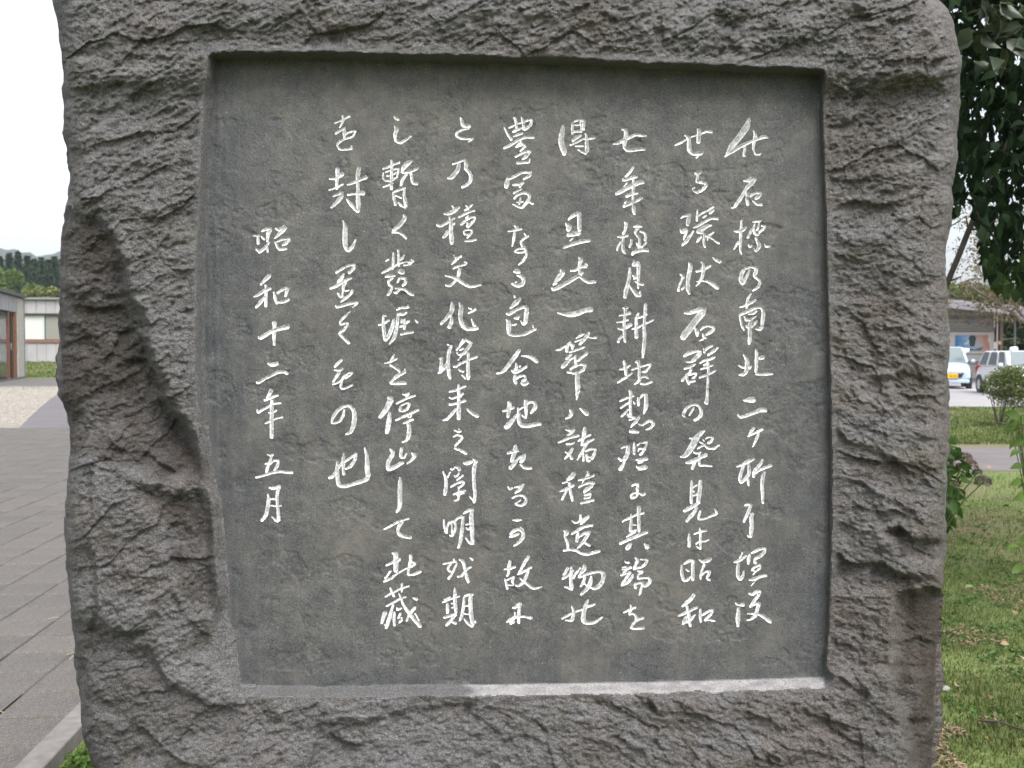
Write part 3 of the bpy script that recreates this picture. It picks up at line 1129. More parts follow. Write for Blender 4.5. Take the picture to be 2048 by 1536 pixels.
def panel_material(name='dressed_stone'):
    m = mat(name, (.1, .1, .1), .7, 0, .3); v = coords(m)
    big = noise(m, v, 5.5, 7, .7, .2); mid = noise(m, v, 24, 7, .74, .1)
    streak = noise(m, coords(m, (60, 60, 6)), 1.0, 4, .6); fine = noise(m, v, 260, 4, .7)
    c = ramp(m, big, [(.38, (.040, .044, .050)), (.5, (.078, .080, .082)), (.61, (.126, .125, .119))])
    c = mix(m, c, ramp(m, mid, [(.40, (.034, .037, .042)), (.5, (.078, .080, .081)), (.60, (.138, .135, .124))]), .5)
    c = mix(m, c, ramp(m, streak, [(.3, (.05, .052, .058)), (.7, (.13, .128, .122))]), .22)
    c = mix(m, c, ramp(m, fine, [(.40, (.028, .029, .031)), (.60, (.145, .142, .136))]), .42)
    vo = nn(m, 'ShaderNodeTexVoronoi'); vo.inputs['Scale'].default_value = 95; lk(m, v, vo.inputs['Vector'])
    g = noise(m, v, 9, 3)
    pit = ramp(m, vo.outputs['Distance'], [(.05, (1, 1, 1)), (.16, (0, 0, 0))])
    sel = math_(m, 'MULTIPLY', pit, ramp(m, nn_white(m, vo), [(.84, (0, 0, 0)), (.86, (1, 1, 1))]))
    c = mix(m, c, (.40, .36, .29), math_(m, 'MULTIPLY', sel, .55))
    dark = math_(m, 'MULTIPLY', pit, ramp(m, nn_white(m, vo), [(.10, (1, 1, 1)), (.12, (0, 0, 0))]))
    c = mix(m, c, (.02, .02, .02), math_(m, 'MULTIPLY', dark, .7))
    # warm brown stains
    st = noise(m, coords(m, (1, 1, .8), (.3, .1, .7)), 4.2, 5, .65, 1.2)
    c = mix(m, c, (.104, .100, .090), ramp(m, st, [(.50, (0, 0, 0)), (.62, (.55, .55, .55))]))
    # darker blue-grey weathering down the margins of the panel
    g = sepxyz(m, v)
    ex = math_(m, 'SUBTRACT', math_(m, 'ABSOLUTE', math_(m, 'SUBTRACT', g[0], .018)), .46); ez = math_(m, 'SUBTRACT', math_(m, 'ABSOLUTE', math_(m, 'SUBTRACT', g[2], 1.46)), .52)
    e = math_(m, 'ADD', math_(m, 'MAXIMUM', math_(m, 'MULTIPLY', ex, 4.5), math_(m, 'MULTIPLY', ez, 4.0)), math_(m, 'MULTIPLY', math_(m, 'SUBTRACT', math_(m, 'ADD', streak, big), 1.0), 1.6))
    c = mix(m, c, (.92, .915, .91), 1.0, 'MULTIPLY')
    bl = noise(m, coords(m, (1, 1, 1), (.5, .2, .9)), 17, 8, .78, .1)
    c = mix(m, c, ramp(m, bl, [(.38, (.80, .81, .83)), (.5, (1, 1, 1)), (.60, (1.20, 1.18, 1.14))]), 1.0, 'MULTIPLY')
    c = mix(m, c, mix(m, c, (.66, .70, .76), 1.0, 'MULTIPLY'), ramp(m, e, [(.05, (0, 0, 0)), (.75, (1, 1, 1))]))
    def attr(n):
        a = nn(m, 'ShaderNodeAttribute'); a.attribute_name = n; return a.outputs['Fac']
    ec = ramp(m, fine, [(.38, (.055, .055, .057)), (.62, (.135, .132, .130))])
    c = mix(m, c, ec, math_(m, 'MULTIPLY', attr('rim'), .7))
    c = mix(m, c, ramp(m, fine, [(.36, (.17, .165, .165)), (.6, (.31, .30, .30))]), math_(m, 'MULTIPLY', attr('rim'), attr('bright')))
    setc(m, c)
    h = math_(m, 'ADD', math_(m, 'MULTIPLY', fine, .35), math_(m, 'MULTIPLY', noise(m, v, 60, 6, .7), .8))
    h = math_(m, 'SUBTRACT', h, math_(m, 'MULTIPLY', dark, 1.2))
    bump(m, h, .9, .0022); return m
def nn_white(m, vo):
    s = nn(m, 'ShaderNodeSeparateColor'); lk(m, vo.outputs['Color'], s.inputs[0]); return s.outputs[0]
def paint_material():
    m = mat('white_paint', (.75, .76, .77), .75, 0, .25); v = coords(m)
    n = noise(m, v, 190, 5, .7); n2 = noise(m, v, 30, 4, .6)
    c = ramp(m, n, [(.36, (.30, .31, .32)), (.48, (.76, .77, .79)), (.60, (.92, .93, .95))])
    c = mix(m, c, (.46, .46, .45), ramp(m, n2, [(.46, (0, 0, 0)), (.60, (.6, .6, .6))]))
    setc(m, c); bump(m, n, .6, .0012); return m
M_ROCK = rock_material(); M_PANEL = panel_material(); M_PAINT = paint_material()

OUT = [(100,-62),(106,0),(118,60),(125,130),(129,200),(127,260),(137,300),(142,340),(137,380),(130,430),(126,470),(123,520),(121,560),(121,600),(118,640),(123,700),(119,740),(120,790),(130,815),(139,835),(141,880),(136,940),(131,1010),(130,1080),(137,1150),(146,1240),(155,1330),(160,1400),(163,1460),(173,1500),(188,1536),(196,1620),(180,1760),(190,1980),(170,2300),
       (1900,2300),(1880,2000),(1870,1800),(1862,1640),(1862,1536),(1866,1480),(1871,1440),(1867,1395),(1870,1350),(1872,1310),(1876,1260),(1881,1200),(1888,1150),(1890,1090),(1892,1000),(1895,900),(1895,800),(1894,740),(1898,680),(1893,620),(1893,570),(1889,520),(1896,460),(1905,405),(1899,370),(1911,330),(1914,260),(1919,180),(1925,120),(1914,90),(1908,50),(1898,18),(1870,-8),(1835,-30),(1700,-66),(1400,-74),(1000,-70),(600,-78),(300,-70)]
PAN = [(432,121),(560,118),(720,121),(900,126),(1030,129),(1180,134),(1300,142),(1400,143),(1475,147),(1560,149),(1638,152),(1640,250),(1643,320),(1646,400),(1650,560),(1654,700),(1658,900),(1657,1100),(1652,1250),(1645,1352),(1560,1356),(1400,1361),(1250,1364),(1000,1368),(800,1368),(640,1372),(520,1370),(484,1366),(476,1320),(474,1285),(466,1255),(456,1225),(460,1180),(452,1120),(448,1050),(442,1000),(432,960),(424,930),(420,890),(414,800),(410,700),(412,560),(417,400),(424,260),(430,180)]
# broken edges and folds: side +1/-1 = which side (right/left of the walking direction, image axes) drops, amount (m), falloff (px)
LEDGE = [
 ([(196,425),(222,470),(246,520),(262,590),(286,650),(300,700),(318,760),(345,820),(392,872),(418,915),(436,965),(446,1020),(452,1100),(452,1180),(440,1222),(420,1232)], +1, .016, 60),
 ([(120,560),(150,600),(190,618),(240,612),(275,622)], +1, .016, 60),
 ([(128,640),(160,650),(200,690),(250,720),(290,716),(320,735)], +1, .014, 45),
 ([(150,820),(200,860),(240,900),(290,905),(340,935),(400,985)], +1, .016, 70),
 ([(240,860),(236,800),(250,770)], -1, .010, 50),
 ([(170,925),(205,935),(232,945),(246,970)], +1, .020, 40),
 ([(182,940),(184,1000),(178,1060),(188,1120),(195,1200),(196,1260),(176,1320),(172,1380),(180,1450)], +1, .024, 60),
 ([(200,1236),(225,1262),(260,1268),(288,1262),(296,1290),(312,1330),(345,1370),(382,1390),(420,1410),(470,1420)], +1, .026, 70),
 ([(195,1390),(240,1420),(290,1460),(330,1500),(380,1530)], +1, .018, 60),
 ([(345,1180),(360,1215),(390,1250),(420,1270),(446,1282),(470,1300)], +1, .012, 40),
 ([(380,1360),(400,1390),(440,1412)], -1, .010, 40),
 ([(448,1250),(440,1290),(444,1320)], +1, .012, 40),
 ([(150,118),(210,122),(240,92),(256,60)], +1, .012, 50),
 ([(245,100),(300,118),(350,112)], +1, .010, 40),
 ([(135,168),(165,180),(205,172),(240,165),(300,182),(330,172)], +1, .013, 40),
 ([(365,60),(372,78),(392,92),(405,105),(410,140)], -1, .010, 40),
 ([(640,45),(652,70),(665,95)], -1, .008, 60),
 ([(1030,20),(1060,34),(1100,22)], +1, .012, 45),
 ([(1300,-30),(1305,30),(1308,80),(1302,120)], -1, .013, 160),
 ([(1430,40),(1440,70),(1452,95),(1474,125)], -1, .012, 60),
 ([(1475,70),(1480,100),(1478,128)], +1, .010, 30),
 ([(1630,148),(1660,150),(1690,170),(1700,200),(1725,205)], -1, .010, 60),
 ([(1640,255),(1680,250),(1720,230),(1740,215)], +1, .009, 50),
 ([(1700,0),(1740,30),(1790,42),(1850,20)], +1, .014, 50),
 ([(1780,150),(1830,160),(1870,120),(1915,112)], +1, .014, 50),
 ([(1840,10),(1860,60),(1885,100),(1912,130)], -1, .010, 60),
 ([(1640,340),(1670,358),(1710,360),(1760,350)], +1, .008, 50),
 ([(1660,420),(1700,400),(1760,410),(1800,400)], +1, .010, 40),
 ([(1655,500),(1700,520),(1760,540),(1820,560),(1880,570)], +1, .010, 60),
 ([(1655,660),(1690,700),(1710,750),(1700,780)], +1, .010, 50),
 ([(1700,770),(1740,765),(1790,740),(1850,755)], -1, .010, 60),
 ([(1775,750),(1788,780),(1790,810),(1786,850),(1770,880)], -1, .018, 45),
 ([(1665,850),(1700,880),(1760,900),(1800,930),(1850,960),(1890,1000)], +1, .016, 70),
 ([(1665,955),(1720,960),(1760,990),(1800,1005),(1850,1040)], +1, .012, 50),
 ([(1770,1062),(1800,1055),(1830,1080),(1880,1085)], +1, .026, 45),
 ([(1660,1100),(1700,1125),(1760,1125),(1800,1150),(1885,1160)], +1, .022, 60),
 ([(1670,1040),(1710,1060),(1760,1070)], +1, .010, 50),
 ([(1785,1190),(1780,1240),(1788,1300),(1785,1380),(1800,1430),(1822,1470),(1826,1536)], -1, .015, 60),
 ([(1790,1290),(1830,1275),(1870,1285)], +1, .016, 40),
 ([(1790,1430),(1830,1440),(1868,1432)], +1, .014, 40),
 ([(1640,1240),(1680,1290),(1730,1300)], +1, .012, 50),
 ([(1655,1350),(1700,1340),(1735,1385),(1742,1392)], +1, .012, 30),
 ([(1645,1400),(1660,1450),(1700,1480),(1760,1500)], +1, .010, 60),
 ([(790,1385),(830,1370),(850,1386),(820,1400)], -1, .008, 40),
 ([(925,1400),(930,1430),(950,1450),(953,1500),(955,1530)], -1, .016, 70),
 ([(990,1425),(1010,1445),(1040,1445)], +1, .012, 40),
 ([(985,1470),(1010,1480),(1040,1468),(1060,1472)], +1, .012, 40),
 ([(1205,1470),(1240,1474),(1270,1490),(1300,1520)], +1, .015, 60),
 ([(1264,1380),(1268,1420),(1270,1430)], -1, .008, 40),
 ([(1293,1390),(1310,1410),(1328,1440),(1312,1475),(1330,1510),(1350,1545)], +1, .024, 60),
 ([(1490,1470),(1520,1450),(1545,1450),(1555,1405)], +1, .010, 60),
 ([(1520,1500),(1560,1520),(1600,1505)], +1, .014, 40),
 ([(640,1450),(700,1490),(740,1480),(780,1500)], +1, .016, 50),
 ([(760,1410),(800,1425),(845,1450)], +1, .012, 50),
 ([(520,1400),(560,1440),(600,1450),(640,1440)], +1, .012, 50),
]
# large flakes broken off: outline, depth at the reference point, tilt per px
CHIPS = [
 ([(60,425),(196,425),(222,470),(246,520),(262,590),(286,650),(300,700),(318,760),(345,820),(392,872),(418,915),(440,975),(330,968),(240,940),(170,925),(60,930)], -.066, -.00022, -.00004, 320, 600, 34),
 ([(250,960),(400,985),(446,1010),(452,1100),(452,1180),(440,1235),(380,1215),(345,1150),(330,1060)], -.030, -.00012, 0, 380, 1100, 40),
 ([(60,1270),(200,1236),(225,1262),(260,1268),(288,1262),(296,1290),(312,1330),(345,1370),(420,1400),(470,1420),(470,1480),(380,1500),(200,1560),(60,1700)], -.014, .00006, -.00003, 300, 1350, 30),
 ([(1787,1190),(1960,1170),(1960,1560),(1826,1560),(1800,1430),(1785,1380),(1788,1300)], -.060, -.0006, -.00008, 1800, 1350, 26),
 ([(1770,1062),(1800,1055),(1830,1080),(1960,1085),(1960,1130),(1800,1120)], -.018, 0, .0003, 1800, 1100, 16),
 ([(1660,1128),(1760,1128),(1800,1152),(1885,1160),(1880,1195),(1780,1190),(1665,1165)], -.014, 0, .0002, 1750, 1150, 20),
 ([(1700,770),(1790,745),(1900,757),(1900,860),(1786,850),(1760,800)], -.010, -.0001, .00005, 1790, 800, 24),
 ([(60,-80),(250,-80),(256,60),(242,92),(210,122),(150,118),(60,130)], -.012, .0001, 0, 240, 60, 20),
 ([(955,1400),(953,1500),(960,1600),(600,1600),(640,1450),(800,1425)], -.008, .00003, 0, 900, 1480, 14),
]
R_ = random.Random(3)
for k in range(60):      # smaller chips left by the mason's chisel
    u = R_.uniform(120, 1900); v = R_.uniform(-60, 1560)
    L = R_.uniform(30, 90); a = radians(R_.gauss(-22 if v < 900 else 8, 18)); n = 4
    pts = [(u+L*(i/(n-1)-.5)*cos(a)+R_.uniform(-7, 7), v+L*(i/(n-1)-.5)*sin(a)+R_.uniform(-7, 7)) for i in range(n)]
    LEDGE.append((pts, +1, R_.uniform(.002, .007), R_.uniform(18, 60)))

def rough_relief(U, V):
    """depth of the quarry face (metres towards the viewer) over photo-pixel coordinates"""
    Wu = U+9*fbm(U/60, V/60, 5, 3)+3*fbm(U/12, V/12, 6, 3); Wv = V+9*fbm(U/60, V/60, 8, 3)+3*fbm(U/12, V/12, 9, 3)
    ang = np.radians(-24+10*fbm(U/500, V/500, 11, 2)+np.clip((V-900)/500, 0, 1)*34*(U/2048)+np.clip((U-1500)/300, 0, 1)*np.clip((V-300)/300, 0, 1)*40)
    al = Wu*np.cos(-24*pi/180)+Wv*np.sin(-24*pi/180); ac = -Wu*np.sin(-24*pi/180)+Wv*np.cos(-24*pi/180)
    right = np.clip((U-1500)/250, 0, 1)*np.clip((V-350)/300, 0, 1)+np.clip((V-1330)/60, 0, 1)*np.clip((U-700)/500, 0, 1)
    right = np.clip(right, 0, 1)
    al2 = Wu*cos(.35)+Wv*sin(.35); ac2 = -Wu*sin(.35)+Wv*cos(.35)
    def aniso(f): return f(al, ac)*(1-right)+f(al2, ac2)*right
    H = .012*fbm(U/330, V/330, 21, 2)
    H = H+aniso(lambda a, b: .010*fbm(a/120, b/50, 22, 4))
    H = H+aniso(lambda a, b: .0062*facets(a/120, b/66, 31))
    H = H+aniso(lambda a, b: .0022*facets(a/44, b/20, 41))*(.5+.6*(fbm(U/160, V/160, 43, 2)+.6))
    def saw(a, b):
        t = b/26+1.6*fbm(a/70, b/40, 51, 3); f = t-np.floor(t)
        return np.where(f < .86, f/.86, (1-f)/.14)-.5
    H = H+aniso(lambda a, b: .0010*saw(a, b))*np.clip(.55+1.1*fbm(U/120, V/120, 52, 2), 0, 1.3)
    H = H+aniso(lambda a, b: .0024*facets(a/19, b/9, 61))
    H = H+aniso(lambda a, b: .0060*fbm(a/34, b/14, 72, 4, .65))+.0034*fbm(U/8, V/6, 71, 2)
    for ci_, (poly, off, gu, gv, u0, v0, sf) in enumerate(CHIPS):
        P = np.array(poly, float); x0, y0 = P.min(0)-sf; x1, y1 = P.max(0)+sf
        sel = np.nonzero((U > x0) & (U < x1) & (V > y0) & (V < y1))
        X = Wu[sel]*.8+U[sel]*.2; Y = Wv[sel]*.8+V[sel]*.2; d = polysdf(X, Y, P); d = d+sf*.35*fbm(X/28, Y/24, 140, 4); k = smstep((sf*.4-d)/sf)
        if ci_ == 0: k = k*smstep((1000-V[sel]-.0*X+30*fbm(X/60, Y/60, 141, 2))/170)
        H[sel] += k*(off+gu*(U[sel]-u0)+gv*(V[sel]-v0))
    # ledges
    Lu = U+7*fbm(U/16, V/16, 145, 4, .7); Lv = V+7*fbm(U/16, V/16, 146, 4, .7); am = np.clip(.75+1.3*fbm(U/40, V/40, 147, 2), .1, 1.3)
    for pts, side, amt, fall in LEDGE:
        P = np.array(pts, float); x0, y0 = P.min(0)-fall*2.2; x1, y1 = P.max(0)+fall*2.2
        sel = np.nonzero((U > x0) & (U < x1) & (V > y0) & (V < y1))
        if not len(sel[0]): continue
        X = Lu[sel]; Y = Lv[sel]; best = np.full(X.shape, 1e9); sg = np.zeros(X.shape); tt = np.zeros(X.shape); n = len(P)-1
        for i in range(n):
            a, b = P[i], P[i+1]; d = b-a; t = ((X-a[0])*d[0]+(Y-a[1])*d[1])/(d@d); tc = np.clip(t, 0, 1)
            D = np.hypot(X-a[0]-tc*d[0], Y-a[1]-tc*d[1]); c = d[0]*(Y-a[1])-d[1]*(X-a[0])
            m = D < best; best = np.where(m, D, best); sg = np.where(m, np.sign(c), sg); tt = np.where(m, (i+tc)/n, tt)
        s = sg*side; endf = np.clip(np.minimum(tt, 1-tt)*6+.12, 0, 1)
        drop = np.clip(s*best/9+.3, 0, 1)*np.exp(-np.maximum(best, 0)/fall)*endf
        lift = .25*np.exp(-best/fall)*endf*(s < 0)
        H[sel] += amt*.75*am[sel]*(lift-drop)
    return H

def smstep(x): x = np.clip(x, 0, 1); return x*x*(3-2*x)
STEP = 2.4
def build_monument():
    root = empty('inscribed_monument')
    tag(root, 'tall dark grey stone monument with white brush characters carved on its sunken panel', 'monument')
    us = np.arange(92, 1940, STEP); top = np.arange(-84, 1562, STEP); low = 1562+np.cumsum(np.minimum(np.geomspace(STEP, 40, 90), 11)); low = low[low < 2290]
    vs = np.concatenate([top, low, [2290.]])
    nu, nv = len(us), len(vs); U, V = np.meshgrid(us, vs)
    H = rough_relief(U, V)
    so = polysdf(U+3*fbm(U/22, V/22, 81, 3), V+3*fbm(U/22, V/22, 82, 3), OUT)            # <0 inside stone
    wob = 9*fbm(U/34, V/30, 91, 3)+3*fbm(U/8, V/8, 92, 2)
    spn = polysdf(U, V, PAN); sp_raw = spn
    # border of the panel: crisp at first, broken further out
    top_ = smstep((200-V)/60)*1.0; bot = smstep((V-1330)/25); lef = smstep((520-U)/60)*(1-bot)*(1-top_); rig = smstep((U-1600)/30)*(1-bot)*(1-top_)
    base = .048*top_+.034*bot+.026*lef+.013*rig+.042*(1-np.clip(top_+bot+lef+rig, 0, 1))
    # worn lower-left corner where panel runs out into the broken rock
    worn = smstep(1-np.hypot((U-445)/95, (V-1290)/110)); hollow = smstep(1-np.hypot((U-400)/120, (V-1080)/230))
    base = base*(1-.55*worn)
    wid = 17*top_+25*bot+22*lef+7*rig+12*(1-np.clip(top_+bot+lef+rig, 0, 1))+30*worn
    wid = wid+wob*(top_*1.0+bot*.7+lef*.5+rig*.6)*.8; wid = np.maximum(wid, 5); far = spn-wid
    rough = base+.006+(H)*smstep(far/30+.25)
    # soft overall bulge of the quarry face
    rough = rough+.020*smstep(far/160)
    # round the stone off towards its outline
    e = np.clip(-so/46, 0, 1); rough = rough-.075*(1-np.sqrt(1-(1-e)**2))-.02*(1-smstep(-so/120))
    wall = smstep((spn+wob*.25)/wid)*.35+np.clip((spn+wob*.25)/wid, 0, 1)*.65
    Hf = np.where(spn <= 0, 0, rough*wall)
    # hollow: to the left of the broken edge the rock lies below the panel
    panel_rel = .0010*fbm(U/60, V/60, 101, 3)+.0005*fbm(U/14, V/14, 102, 3)
    # shallow flaked scabs on the dressed face
    fl = fbm(U/70+3, V/60, 111, 4); pfl = smstep((fl-.28)/.03)
    panel_rel = panel_rel-.0012*pfl*(1+.9*fbm(U/7, V/6, 112, 3))
    fl2 = facets(U/34, V/28, 113); panel_rel = panel_rel-.0006*smstep((fl2-.42)/.06)*smstep((fbm(U/150, V/150, 115, 2)+.05)/.2)
    inner = smstep(-spn/6)
    Hf = Hf+panel_rel*inner
    # tool lines beside the edges
    Hf = Hf+.0006*inner*np.sin(U/3.1+fbm(U/30, V/90, 117, 2)*2)*smstep(1-np.abs(spn+16)/20)*(lef+rig)
    Pco = onplane(U, V, -Hf)
    # classify coarse cells
    ocell = np.minimum.reduce([so[:-1, :-1], so[1:, :-1], so[:-1, 1:], so[1:, 1:]]) < 0
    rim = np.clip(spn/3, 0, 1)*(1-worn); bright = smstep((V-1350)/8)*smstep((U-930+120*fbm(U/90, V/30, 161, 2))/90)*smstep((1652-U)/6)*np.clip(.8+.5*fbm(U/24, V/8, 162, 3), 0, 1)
    chars = parse(STROKES)
    # fine lattice (2x2 of the coarse one) where characters are
    fU = np.empty(2*nu-1); fU[::2] = us; fU[1::2] = (us[1:]+us[:-1])/2
    fV = np.empty(2*nv-1); fV[::2] = vs; fV[1::2] = (vs[1:]+vs[:-1])/2
    def up(A):
        B = np.empty((2*nv-1, 2*nu-1)); B[::2, ::2] = A; B[1::2, ::2] = (A[1:]+A[:-1])/2; B[:, 1::2] = (B[:, :-1:2]+B[:, 2::2])/2; return B
    fH = up(Hf); FU, FV = np.meshgrid(fU, fV); S = np.full(FU.shape, 99.); owner = np.full(FU.shape, -1, np.int32)
    for ci, c in enumerate(chars):
        A = np.vstack(c); i0 = np.searchsorted(fU, A[:, 0].min()-9); i1 = np.searchsorted(fU, A[:, 0].max()+9); j0 = np.searchsorted(fV, A[:, 1].min()-9); j1 = np.searchsorted(fV, A[:, 1].max()+9)
        X = FU[j0:j1, i0:i1]; Y = FV[j0:j1, i0:i1]
        D = sdf(X+.5*fbm(X/3.5, Y/3.5, ci, 2), Y+.5*fbm(X/3.5, Y/3.5, ci+7, 2), c)
        s = S[j0:j1, i0:i1]; m = D < s; s[m] = D[m]; owner[j0:j1, i0:i1][m] = ci
    # snap lattice points close to a character outline onto it
    gy, gx = np.gradient(S, fV, fU); gn = np.maximum(np.hypot(gx, gy), .3); near = (np.abs(S) < .62)
    FU2 = np.where(near, FU-S*gx/gn**2, FU); FV2 = np.where(near, FV-S*gy/gn**2, FV); S2 = np.where(near, 0, S)
    dep = np.clip(-S2, 0, 99); dep = np.minimum(dep*1.5, 4.2+.5*fbm(FU/5, FV/5, 5, 2)+.12*np.clip(dep-3, 0, 5))*.001
    fH = fH-np.where(S2 < 0, dep, 0)
    FP = onplane(FU2, FV2, -fH)
    # fine coarse-cells: any fine point within 1.6 px
    fmask = S < 1.8
    fc = np.zeros((nv-1, nu-1), bool)
    for a in range(3):
        for b in range(3): fc |= fmask[a:2*nv-2+a:2, b:2*nu-2+b:2][:nv-1, :nu-1]
    fc &= ocell
    # snap outline points
    gy, gx = np.gradient(so, vs, us); gn = np.maximum(np.hypot(gx, gy), .3); outp = so > 0
    sh = np.where(outp, np.minimum(so, 6), 0); U3 = U-sh*gx/gn; V3 = np.where(vs[:, None] < 1600, V-sh*gy/gn, V)
    P3 = onplane(U3, V3, -Hf); P3[..., 2] = np.maximum(P3[..., 2], -.05)
    CO = FP.copy(); CO[::2, ::2][~near[::2, ::2]] = P3[~near[::2, ::2]]
    # where the coarse mesh is kept its edges are straight; fine vertices beside them stay on these edges because S>=1.8 there
    idx = np.arange(CO.shape[0]*CO.shape[1]).reshape(CO.shape[:2])
    pcell = (spn[:-1, :-1]+spn[1:, :-1]+spn[:-1, 1:]+spn[1:, 1:]) < 0
    def coarse_polys(mask):
        F = np.pad(fc, 1); J, I = np.nonzero(mask & ~fc & ocell); j = 2*J; i = 2*I
        nb = [F[J, I+1], F[J+1, I+2], F[J+2, I+1], F[J+1, I]]     # top, right, bottom, left
        key = sum(n.astype(int) << k for k, n in enumerate(nb)); out = []
        for k in range(16):
            q = key == k
            if not q.any(): continue
            a, b = j[q], i[q]; seq = [idx[a, b]]
            if k & 8: seq.append(idx[a+1, b])
            seq.append(idx[a+2, b])
            if k & 4: seq.append(idx[a+2, b+1])
            seq.append(idx[a+2, b+2])
            if k & 2: seq.append(idx[a+1, b+2])
            seq.append(idx[a, b+2])
            if k & 1: seq.append(idx[a, b+1])
            out.append(np.stack(seq, 1))
        return out
    def compact(name, polys, smooth=True):
        allv = np.unique(np.concatenate([p.ravel() for p in polys])); lut = np.full(idx.size, -1, np.int64); lut[allv] = np.arange(len(allv))
        me = npmesh(name, CO.reshape(-1, 3)[allv], [lut[p] for p in polys], smooth)
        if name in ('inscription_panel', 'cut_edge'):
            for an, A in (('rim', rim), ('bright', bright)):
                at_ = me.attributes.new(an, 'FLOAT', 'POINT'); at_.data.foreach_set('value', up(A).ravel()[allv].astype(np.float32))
        return me, allv
    # fine quads
    J, I = np.nonzero(fc); fq = []
    for a in (0, 1):
        for b in (0, 1):
            j = 2*J+a; i = 2*I+b; fq.append(np.stack([j, i], 1))
    fq = np.concatenate(fq); j, i = fq[:, 0], fq[:, 1]
    quad = np.stack([idx[j, i], idx[j+1, i], idx[j+1, i+1], idx[j, i+1]], 1)
    sm = np.minimum.reduce([S2[j, i], S2[j+1, i], S2[j+1, i+1], S2[j, i+1]]); sx = (S2[j, i]+S2[j+1, i]+S2[j+1, i+1]+S2[j, i+1])
    inside = (sm < -.02) & (sx < .35)
    pan_fine = quad[~inside]
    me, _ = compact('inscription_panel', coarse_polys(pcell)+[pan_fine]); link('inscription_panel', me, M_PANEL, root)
    wr = spn/wid; ecell = (~pcell) & ((wr[:-1, :-1]+wr[1:, :-1]+wr[:-1, 1:]+wr[1:, 1:])/4 < .95) & ((worn[:-1, :-1] < .3) & ((U[:-1, :-1] > 520) | (V[:-1, :-1] < 840)))
    me, _ = compact('cut_edge', coarse_polys(ecell)); link('cut_edge', me, M_PANEL, root)
    rp = coarse_polys(~pcell & ~ecell); me, allv = compact('stone_block', rp)
    # sides and back of the block: carry the outline backwards
    Vf = np.array([0.]*(len(me.vertices)*3)); me.vertices.foreach_get('co', Vf); Vf = Vf.reshape(-1, 3)
    polys = [np.array(p.vertices) for p in []]
    lut = np.full(idx.size, -1, np.int64); lut[allv] = np.arange(len(allv))
    E = np.concatenate([np.concatenate([np.stack([lut[p[:, k]], lut[p[:, (k+1) % p.shape[1]]]], 1) for k in range(p.shape[1])]) for p in rp])
    key = np.minimum(E[:, 0], E[:, 1])*10**7+np.maximum(E[:, 0], E[:, 1]); un, inv, cnt = np.unique(key, return_inverse=True, return_counts=True)
    B = E[cnt[inv] == 1]; SO = so; 
    sof = up(so).ravel()[allv]; B = B[(sof[B[:, 0]] > -8) & (sof[B[:, 1]] > -8)]
    bv = np.unique(B); m = {int(x): k for k, x in enumerate(bv)}; ring0 = Vf[bv]; cx, cz = 0.0, 1.1
    ys = [.012, .035, .07, .12, .18, .25, .33, .40]; rings = []
    for k, y in enumerate(ys):
        d = ring0.copy(); t = y/.40
        ar = np.arctan2(d[:, 2]-cz, d[:, 0]-cx); nz = fbm(ar*9+50, np.full(len(ar), t*5+1), 131, 4)*.016+fbm(ar*40+90, np.full(len(ar), t*14), 132, 3)*.005
        out = .020*math.sin(min(1, t*2.2)*pi)-.10*t**3+nz*min(1, t*6)
        d[:, 0] += np.sign(d[:, 0])*out*(np.abs(d[:, 0]) > .7); d[:, 2] += out*(d[:, 2] > 2.1)
        d[:, 1] = d[:, 1]*(1-min(1, t*2))+y+.05*(d[:, 1] if k == 0 else 0); rings.append(d)
    n0 = len(Vf); nb = len(bv); VV = np.concatenate([Vf]+rings); Fq = []
    prev = bv
    for k in range(len(ys)):
        cur = n0+k*nb+np.arange(nb); a = np.array([m[int(x)] for x in B[:, 0]]); b = np.array([m[int(x)] for x in B[:, 1]])
        Fq.append(np.stack([prev[b], prev[a], cur[a], cur[b]], 1)); prev = cur
    ctr = len(VV); VV = np.vstack([VV, [[0, .44, 1.1]]]); Ft = np.stack([prev[b], prev[a], np.full(len(a), ctr)], 1)
    brown_shade = np.zeros(U.shape)  # mask of the flake hollows, for their brown tint and painted shade
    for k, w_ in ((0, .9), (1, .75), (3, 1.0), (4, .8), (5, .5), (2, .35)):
        dd_ = polysdf(U+16*fbm(U/30, V/30, 151, 4), V+16*fbm(U/30, V/30, 152, 4), CHIPS[k][0]); brown_shade = np.maximum(brown_shade, w_*smstep((8-dd_)/40))
    me2 = npmesh('stone_block', VV, [lut[p] for p in rp]+Fq+[Ft], True); at_ = me2.attributes.new('brown_shade', 'FLOAT', 'POINT'); dv = np.zeros(len(VV), np.float32); dv[:n0] = up(brown_shade).ravel()[allv]; at_.data.foreach_set('value', dv); link('stone_block', me2, M_ROCK, root)
    own = owner[j, i]
    for ci in range(len(chars)):
        q = quad[inside & (own == ci)]
        if len(q): me, _ = compact('carved_character', [q]); link('carved_character', me, M_PAINT, root)
    return root
build_monument()
